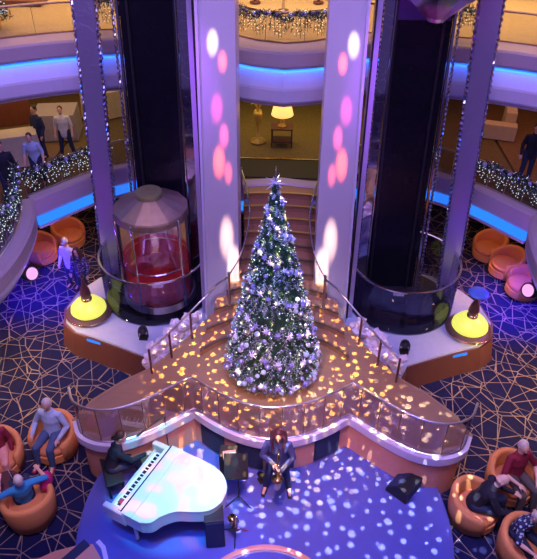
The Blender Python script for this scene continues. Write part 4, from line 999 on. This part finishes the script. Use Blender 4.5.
for k in range(6):
    a = k*1.05; fs.part('branch', tube(B(), catmull([(-.72, 16.5, L1+.85), (-.72+.12*math.cos(a), 16.5+.12*math.sin(a), L1+1.15), (-.72+.34*math.cos(a), 16.5+.3*math.sin(a), L1+1.2)], 4), .012, 5), 'gold')
# left side counters and tables
def cloth_table(label, c, s, rz, m, name='cloth_table'):
    t = Thing(name, label, 'table', c)
    b = B(); mt = Matrix.Translation(c) @ Matrix.Rotation(rz, 4, 'Z'); n = 60
    pts = []
    per = [(-s[0]/2, -s[1]/2), (s[0]/2, -s[1]/2), (s[0]/2, s[1]/2), (-s[0]/2, s[1]/2)]
    for k in range(4):
        for j in range(n//4):
            u = j/(n//4); p = (per[k][0]*(1-u)+per[(k+1) % 4][0]*u, per[k][1]*(1-u)+per[(k+1) % 4][1]*u); pts.append(p)
    top = [b.verts.new(mt @ Vector((x, y, s[2]))) for x, y in pts]; bot = [b.verts.new(mt @ Vector((x*(1.04+.03*(i % 2)), y*(1.04+.05*(i % 2)), .02))) for i, (x, y) in enumerate(pts)]
    for i in range(len(pts)): b.faces.new((bot[i], bot[(i+1) % len(pts)], top[(i+1) % len(pts)], top[i]))
    b.faces.new(top); b.faces.new(bot[::-1]); t.part('tablecloth', b, m)
    return t
cloth_table('long table with cream cloth near the left edge of the middle deck', (-7.1, 14.75, L1), (1.6, .55, .85), D(22), 'cloth')
cloth_table('square table with grey cloth on the left of the middle deck', (-6.35, 16.6, L1), (1.1, .9, .75), D(8), 'greycloth')
cloth_table('narrow table with cream cloth beyond the walking man on the middle deck', (-5.3, 17.9, L1), (1.3, .5, .8), D(35), 'cloth')
b = B(); box(b, (-8.6, 16.9, L1+.9), (2.6, .12, 1.8), D(20)); tag(link('partition', b, 'redpanel', loc=(-8.6, 16.9, L1)), 'red-brown slatted partition at the far left of the middle deck', 'partition')
bn = Thing('corner_bench', 'cream L-shaped bench on the right of the middle deck', 'bench', (6.2, 17.3, L1))
b = B(); box(b, (5.9, 17.2, L1+.22), (1.3, .32, .44), D(-14), bev=.03); bn.part('seat', b, 'cloth'); b = B(); box(b, (6.5, 17.75, L1+.35), (.3, 1.0, .7), D(-14), bev=.03); bn.part('end_seat', b, 'cloth')
tr = Thing('low_planter', 'dark planter box with green leaves beyond the left tables on the middle deck', 'planter', (-4.75, 18.2, L1))
b = B(); box(b, (-4.75, 18.2, L1+.3), (.9, .4, .6), bev=.02); tr.part('box', b, 'greytr')
b = B()
for k in range(9): leafy(b, (-5.15+.1*k, 18.2, L1+.72), .12, 40, .14, .02)
tr.part('foliage', b, 'needles')
# middle deck carpet step with brass edge
se = Thing('carpet_step', 'dark carpet strip with brass edge in front of the gold carpet on the middle deck', 'step', (0, 15.35, L1))
b = B(); box(b, (0, 14.93, L1-.012), (7.2, .96, .05)); se.part('dark_carpet', b, 'blackmat'); b = B(); box(b, (0, 15.45, L1+.0), (7.2, .05, .06)); se.part('brass_edge', b, 'brass')

# ------------------------------------------------------------------ upper deck furniture
cb = Thing('gold_cabinet', 'warm-lit golden cabinet with doors at the far left of the upper deck', 'cabinet', (-7.3, 17.2, L2))
b = B(); box(b, (-7.2, 17.5, L2+1.0), (1.7, .5, 2.0)); cb.part('body', b, 'goldwall')
for x in (-7.6, -6.8): b = B(); box(b, (x, 17.23, L2+1.0), (.72, .04, 1.8), bev=.01); d_ = cb.part('door', b, 'goldwall'); b = B(); box(b, (x+.3, 17.19, L2+1.0), (.03, .04, .2)); cb.part('handle', b, 'brass', parent=d_)
b = B(); box(b, (-7.2, 17.1, L2+.06), (1.9, .6, .12)); cb.part('plinth', b, 'darkwood')
b = B(); box(b, (-3.5, 19.2, L2+1.5), (5.2, .2, 3.0)); tag(link('cream_screen_wall', b, 'creamwall', loc=(-3.5, 19.2, L2)), 'plain cream screen wall on the left of the upper deck', 'wall panel')
b = B(); box(b, (6.2, 18.6, L2+1.5), (4.6, .2, 3.0)); tag(link('cream_screen_wall', b, 'creamwall', loc=(6.2, 18.6, L2)), 'plain cream screen wall on the right of the upper deck', 'wall panel')
ut = Thing('small_christmas_tree', 'small tree covered in white lights at the left edge of the upper deck', 'christmas tree', (-6.75, 15.0, L2))
ut.part('pot', lathe(B(), [(0, 0), (.15, 0), (.19, .25), (0, .25)], (-6.75, 15.0, L2), 20), 'gold'); b = B(); li = B()
for k in range(700):
    u = rnd.random()**1.4; a = rnd.random()*6.28; r = .45*(1-u)*rnd.uniform(.5, 1); c = (-6.75+r*math.cos(a), 15+r*math.sin(a), L2+.25+u*1.15); leafy(b, c, .02, 3, .1, .012)
    if k % 4 == 0: tiny(li, c, .016)
ut.part('foliage', b, 'needles'); o = ut.part('fairy_lights', li, 'fairy'); o['kind'] = 'stuff'
for k, (x, y, cm) in enumerate(((-.85, 17.6, 'darkwood'), (-.1, 16.9, 'steel'), (.8, 17.7, 'darkwood'))):
    t = Thing('decor_post', ('dark slim post on the upper deck left of the middle', 'bright slim post in the middle of the upper deck', 'dark slim post on the upper deck right of the middle')[k], 'post', (x, y, L2))
    t.part('shaft', tube(B(), [(x, y, L2+.03), (x, y, L2+1.4)], .04, 10), cm); t.part('foot', lathe(B(), [(0, 0), (.14, 0), (.14, .03), (0, .05)], (x, y, L2), 20), cm)
b = B(); box(b, (0, 18.3, L2+.45), (4.2, .5, .9), bev=.02); tag(link('bar_counter', b, 'darkwood', loc=(0, 18.3, L2)), 'dark wooden counter at the back of the upper deck between the columns', 'counter')

# ------------------------------------------------------------------ light
def spot(name, loc, tgt, e, col, ang, blend=.6, rad=.03, gobo=None):
    l = bpy.data.lights.new(name, 'SPOT'); l.energy = e; l.color = col; l.spot_size = D(ang); l.spot_blend = blend; l.shadow_soft_size = rad
    o = bpy.data.objects.new(name, l); COL.objects.link(o); o.location = loc
    o.rotation_euler = (Vector(tgt)-Vector(loc)).to_track_quat('-Z', 'Y').to_euler()
    if gobo:
        l.use_nodes = True; n = l.node_tree; n.nodes.clear(); out = n.nodes.new('ShaderNodeOutputLight'); em = n.nodes.new('ShaderNodeEmission')
        tc = N(n, 'ShaderNodeTexCoord'); sep = N(n, 'ShaderNodeSeparateXYZ'); n.links.new(tc.outputs['Normal'], sep.inputs[0])
        dx = N(n, 'ShaderNodeMath', operation='DIVIDE'); dy = N(n, 'ShaderNodeMath', operation='DIVIDE')
        n.links.new(sep.outputs[0], dx.inputs[0]); n.links.new(sep.outputs[2], dx.inputs[1]); n.links.new(sep.outputs[1], dy.inputs[0]); n.links.new(sep.outputs[2], dy.inputs[1])
        cb_ = N(n, 'ShaderNodeCombineXYZ'); n.links.new(dx.outputs[0], cb_.inputs[0]); n.links.new(dy.outputs[0], cb_.inputs[1])
        kind, scale, thr = gobo
        if kind == 'dots':
            v = N(n, 'ShaderNodeTexVoronoi', voronoi_dimensions='2D', Scale=scale, Randomness=.85); n.links.new(cb_.outputs[0], v.inputs['Vector'])
            sp_ = N(n, 'ShaderNodeSeparateColor'); n.links.new(v.outputs['Color'], sp_.inputs[0])
            rr = N(n, 'ShaderNodeMapRange'); rr.inputs['To Min'].default_value = thr*.45; rr.inputs['To Max'].default_value = thr*1.25; n.links.new(sp_.outputs[0], rr.inputs[0])
            sb = N(n, 'ShaderNodeMath', operation='SUBTRACT'); n.links.new(rr.outputs[0], sb.inputs[0]); n.links.new(v.outputs['Distance'], sb.inputs[1])
            sm = N(n, 'ShaderNodeMapRange'); sm.inputs['From Min'].default_value = -.005; sm.inputs['From Max'].default_value = .02; n.links.new(sb.outputs[0], sm.inputs[0])
            em.inputs[0].default_value = col+(1,); n.links.new(sm.outputs[0], em.inputs[1]); l.color = (1, 1, 1)
        else:
            nz = N(n, 'ShaderNodeTexNoise', noise_dimensions='2D', Scale=scale, Detail=1.0); n.links.new(cb_.outputs[0], nz.inputs['Vector'])
            cr = N(n, 'ShaderNodeValToRGB'); n.links.new(nz.outputs['Fac'], cr.inputs[0]); e_ = cr.color_ramp.elements
            e_[0].position = .46; e_[0].color = (.06, .75, .9, 1); e_[1].position = .62; e_[1].color = (1, .75, .45, 1)
            x = e_.new(.52); x.color = (.15, .75, .95, 1); x = e_.new(.57); x.color = (.9, .35, .65, 1)
            n.links.new(cr.outputs[0], em.inputs[0]); em.inputs[1].default_value = 1; l.color = (1, 1, 1)
        n.links.new(em.outputs[0], out.inputs[0])
    return o
def area(name, loc, tgt, e, col, sx, sy):
    l = bpy.data.lights.new(name, 'AREA'); l.shape = 'RECTANGLE'; l.size = sx; l.size_y = sy; l.energy = e; l.color = col
    o = bpy.data.objects.new(name, l); COL.objects.link(o); o.location = loc; o.rotation_euler = (Vector(tgt)-Vector(loc)).to_track_quat('-Z', 'Y').to_euler(); return o
W = SC.world or bpy.data.worlds.new('w'); SC.world = W; W.use_nodes = True
W.node_tree.nodes['Background'].inputs[0].default_value = (.34, .22, .85, 1); W.node_tree.nodes['Background'].inputs[1].default_value = .16
# added purple fill from overhead
area('atrium_fill', (0, 6, 15), (0, 11, 3), 720, (.38, .30, 1), 9, 6)
area('front_fill', (0, 1.5, 13.5), (0, 12, 4), 380, (.50, .40, 1), 5, 3)
# blue wash on the stage
spot('stage_blue', (1.2, 4.5, 12.5), (1.3, 6.4, 0), 3200, (.20, .24, 1), 34, .7, .3)
spot('piano_blue', (-2.6, 3.5, 9), (-1.6, 5.9, 0), 2500, (.03, .16, 1), 26, .8, .1)
spot('piano_color', (-1.0, 4.5, 12), (-1.75, 6.95, 1.3), 6500, (1, 1, 1), 13.5, .35, .02, ('col', 30, 0))
spot('dots_stage', (1.0, 5.2, 13), (1.75, 7.1, .3), 24000, (.85, .9, 1), 24, .35, .002, ('dots', 46, .215))
spot('dots_deck', (.3, 6.5, 13.5), (.0, 9.2, 1.3), 42000, (1, .66, .16), 26, .5, .002, ('dots', 58, .25))
# warm patches on the patterned floor
spot('warm_left', (-5.95, 10.4, 2.3), (-5.5, 10.5, 0), 420, (1, .60, .16), 135, .8, .1)
spot('warm_left', (-5.3, 14.2, 2.35), (-5.0, 13.9, 0), 200, (1, .55, .16), 110, .8, .1)
spot('warm_right', (5.95, 10.0, 2.3), (5.5, 10.2, 0), 420, (1, .60, .16), 135, .8, .1)
spot('warm_right', (5.2, 14.2, 2.35), (4.9, 13.7, 0), 200, (1, .5, .16), 110, .8, .1)
for s in (-1, 1):
    spot('blue_bay', (s*6.3, 12.9, 2.3), (s*6.4, 13.4, 0), 1100, (.04, .02, 1), 84, 1, .1)
    l = bpy.data.lights.new('bay_glow', 'POINT'); l.energy = 60; l.color = (.30, .05, 1); l.shadow_soft_size = .08; o = bpy.data.objects.new('bay_glow', l); COL.objects.link(o); o.location = (s*5.62, 11.75, 2.05)
    area('warm_under', (s*5.2, 15.2, 2.45), (s*5.2, 15.2, 0), 26, (1, .45, .2), 3.4, 2.0)
    area('warm_mid', (s*6.4, 16.6, 5.0), (s*6.4, 16.6, 3), 52 if s < 0 else 30, (1, .62, .30) if s < 0 else (1, .4, .25), 4, 4)
    area('warm_up', (s*5.0, 16.6, 9.2), (s*5.0, 17.4, 6), 330, (1, .62, .22), 6, 3)
    area('mid_purple', (s*3.1, 9.6, 12.5), (s*3.1, 12.4, 3), 120, (.7, .35, 1), 2, 1)
    # red-white pools on the white columns
    for (px, z, e, col, ang) in ((1.27, 7.45, 260, (1, .80, .72), 3.2), (1.10, 7.15, 520, (1, .10, .05), 2.9), (1.24, 6.22, 260, (1, .08, .30), 3.6), (1.12, 5.68, 480, (1, .10, .22), 2.7),
                                 (1.24, 5.08, 1100, (1, .10, .03), 3.2), (1.06, 4.88, 620, (1, .12, .10), 2.2), (1.14, 3.25, 1000, (1, .62, .42), 2.9), (.99, 2.45, 1600, (1, .72, .50), 2.9)):
        spot('column_pool', (s*.62, 8.9, 13.2), (s*px, 11.66, z), e*30*(1.4 if col[1] > .5 else 1.3), col, ang*(.72 if col[1] > .5 else .6), 1, .02)
    spot('column_wash', (s*1.2, 7.0, 13.2), (s*1.25, 11.6, 5), 1000, (.60, .36, 1), 30, 1, .2)
    spot('edge_purple', (s*2.6, 8.5, 13), (s*1.8, 12.2, 6), 4000, (.45, .08, 1), 14, 1, .1)
    spot('snow_light', (s*3.2, 8.0, 12), (s*3.6, 11.2, .7), 700, (.62, .55, 1), 22, 1, .2)
area('warm_centre', (0, 17.0, 5.05), (0, 17.0, 3), 60, (1, .68, .22), 5, 3)
area('warm_centre_up', (0, 16.8, 9.2), (0, 16.6, 6), 160, (1, .6, .25), 3, 2)
spot('tree_light', (.2, 4.5, 11.5), (0, 9.4, 3.0), 2700, (.42, .55, 1), 26, .8, .2)
spot('salmon_wash', (0, 5.6, 5.6), (0, 8.2, .6), 900, (1, .45, .35), 80, 1, .2)
spot('right_chairs', (3.2, 5, 9), (4.5, 7.2, .5), 1000, (1, .58, .55), 24, .8, .2)
spot('left_chairs', (-3.2, 5, 9), (-4.7, 7.4, .5), 1000, (1, .60, .55), 24, .8, .2)
spot('car_light', (-2.6, 9.2, 8.5), (-2.92, 12.2, 2.2), 600, (1, .6, .4), 16, .8, .05)
spot('right_car_magenta', (2.6, 10.4, 6.0), (2.78, 12.2, 7.9), 5000, (1, .05, .9), 30, .8, .05)

# ------------------------------------------------------------------ camera
cam = bpy.data.cameras.new('camera'); co = bpy.data.objects.new('camera', cam); COL.objects.link(co); SC.camera = co
cam.sensor_fit = 'HORIZONTAL'; cam.sensor_width = 36; cam.lens = 640/537*36
p, yaw, roll = D(38), D(2.0), D(.7)
f = Vector((0, math.cos(p), -math.sin(p))); u = Vector((0, math.sin(p), math.cos(p))); r = Vector((1, 0, 0))
Z = Matrix.Rotation(yaw, 3, 'Z'); f, u, r = Z @ f, Z @ u, Z @ r
r2 = r*math.cos(roll)+u*math.sin(roll); u2 = -r*math.sin(roll)+u*math.cos(roll)
co.matrix_world = Matrix(((r2.x, u2.x, -f.x, .2), (r2.y, u2.y, -f.y, 0), (r2.z, u2.z, -f.z, 11.2), (0, 0, 0, 1)))
cam.clip_end = 200
SC.view_settings.view_transform = 'Standard'; SC.view_settings.look = 'None'; SC.view_settings.gamma = 1; SC.view_settings.use_curve_mapping = False
SC.view_settings.exposure = 0
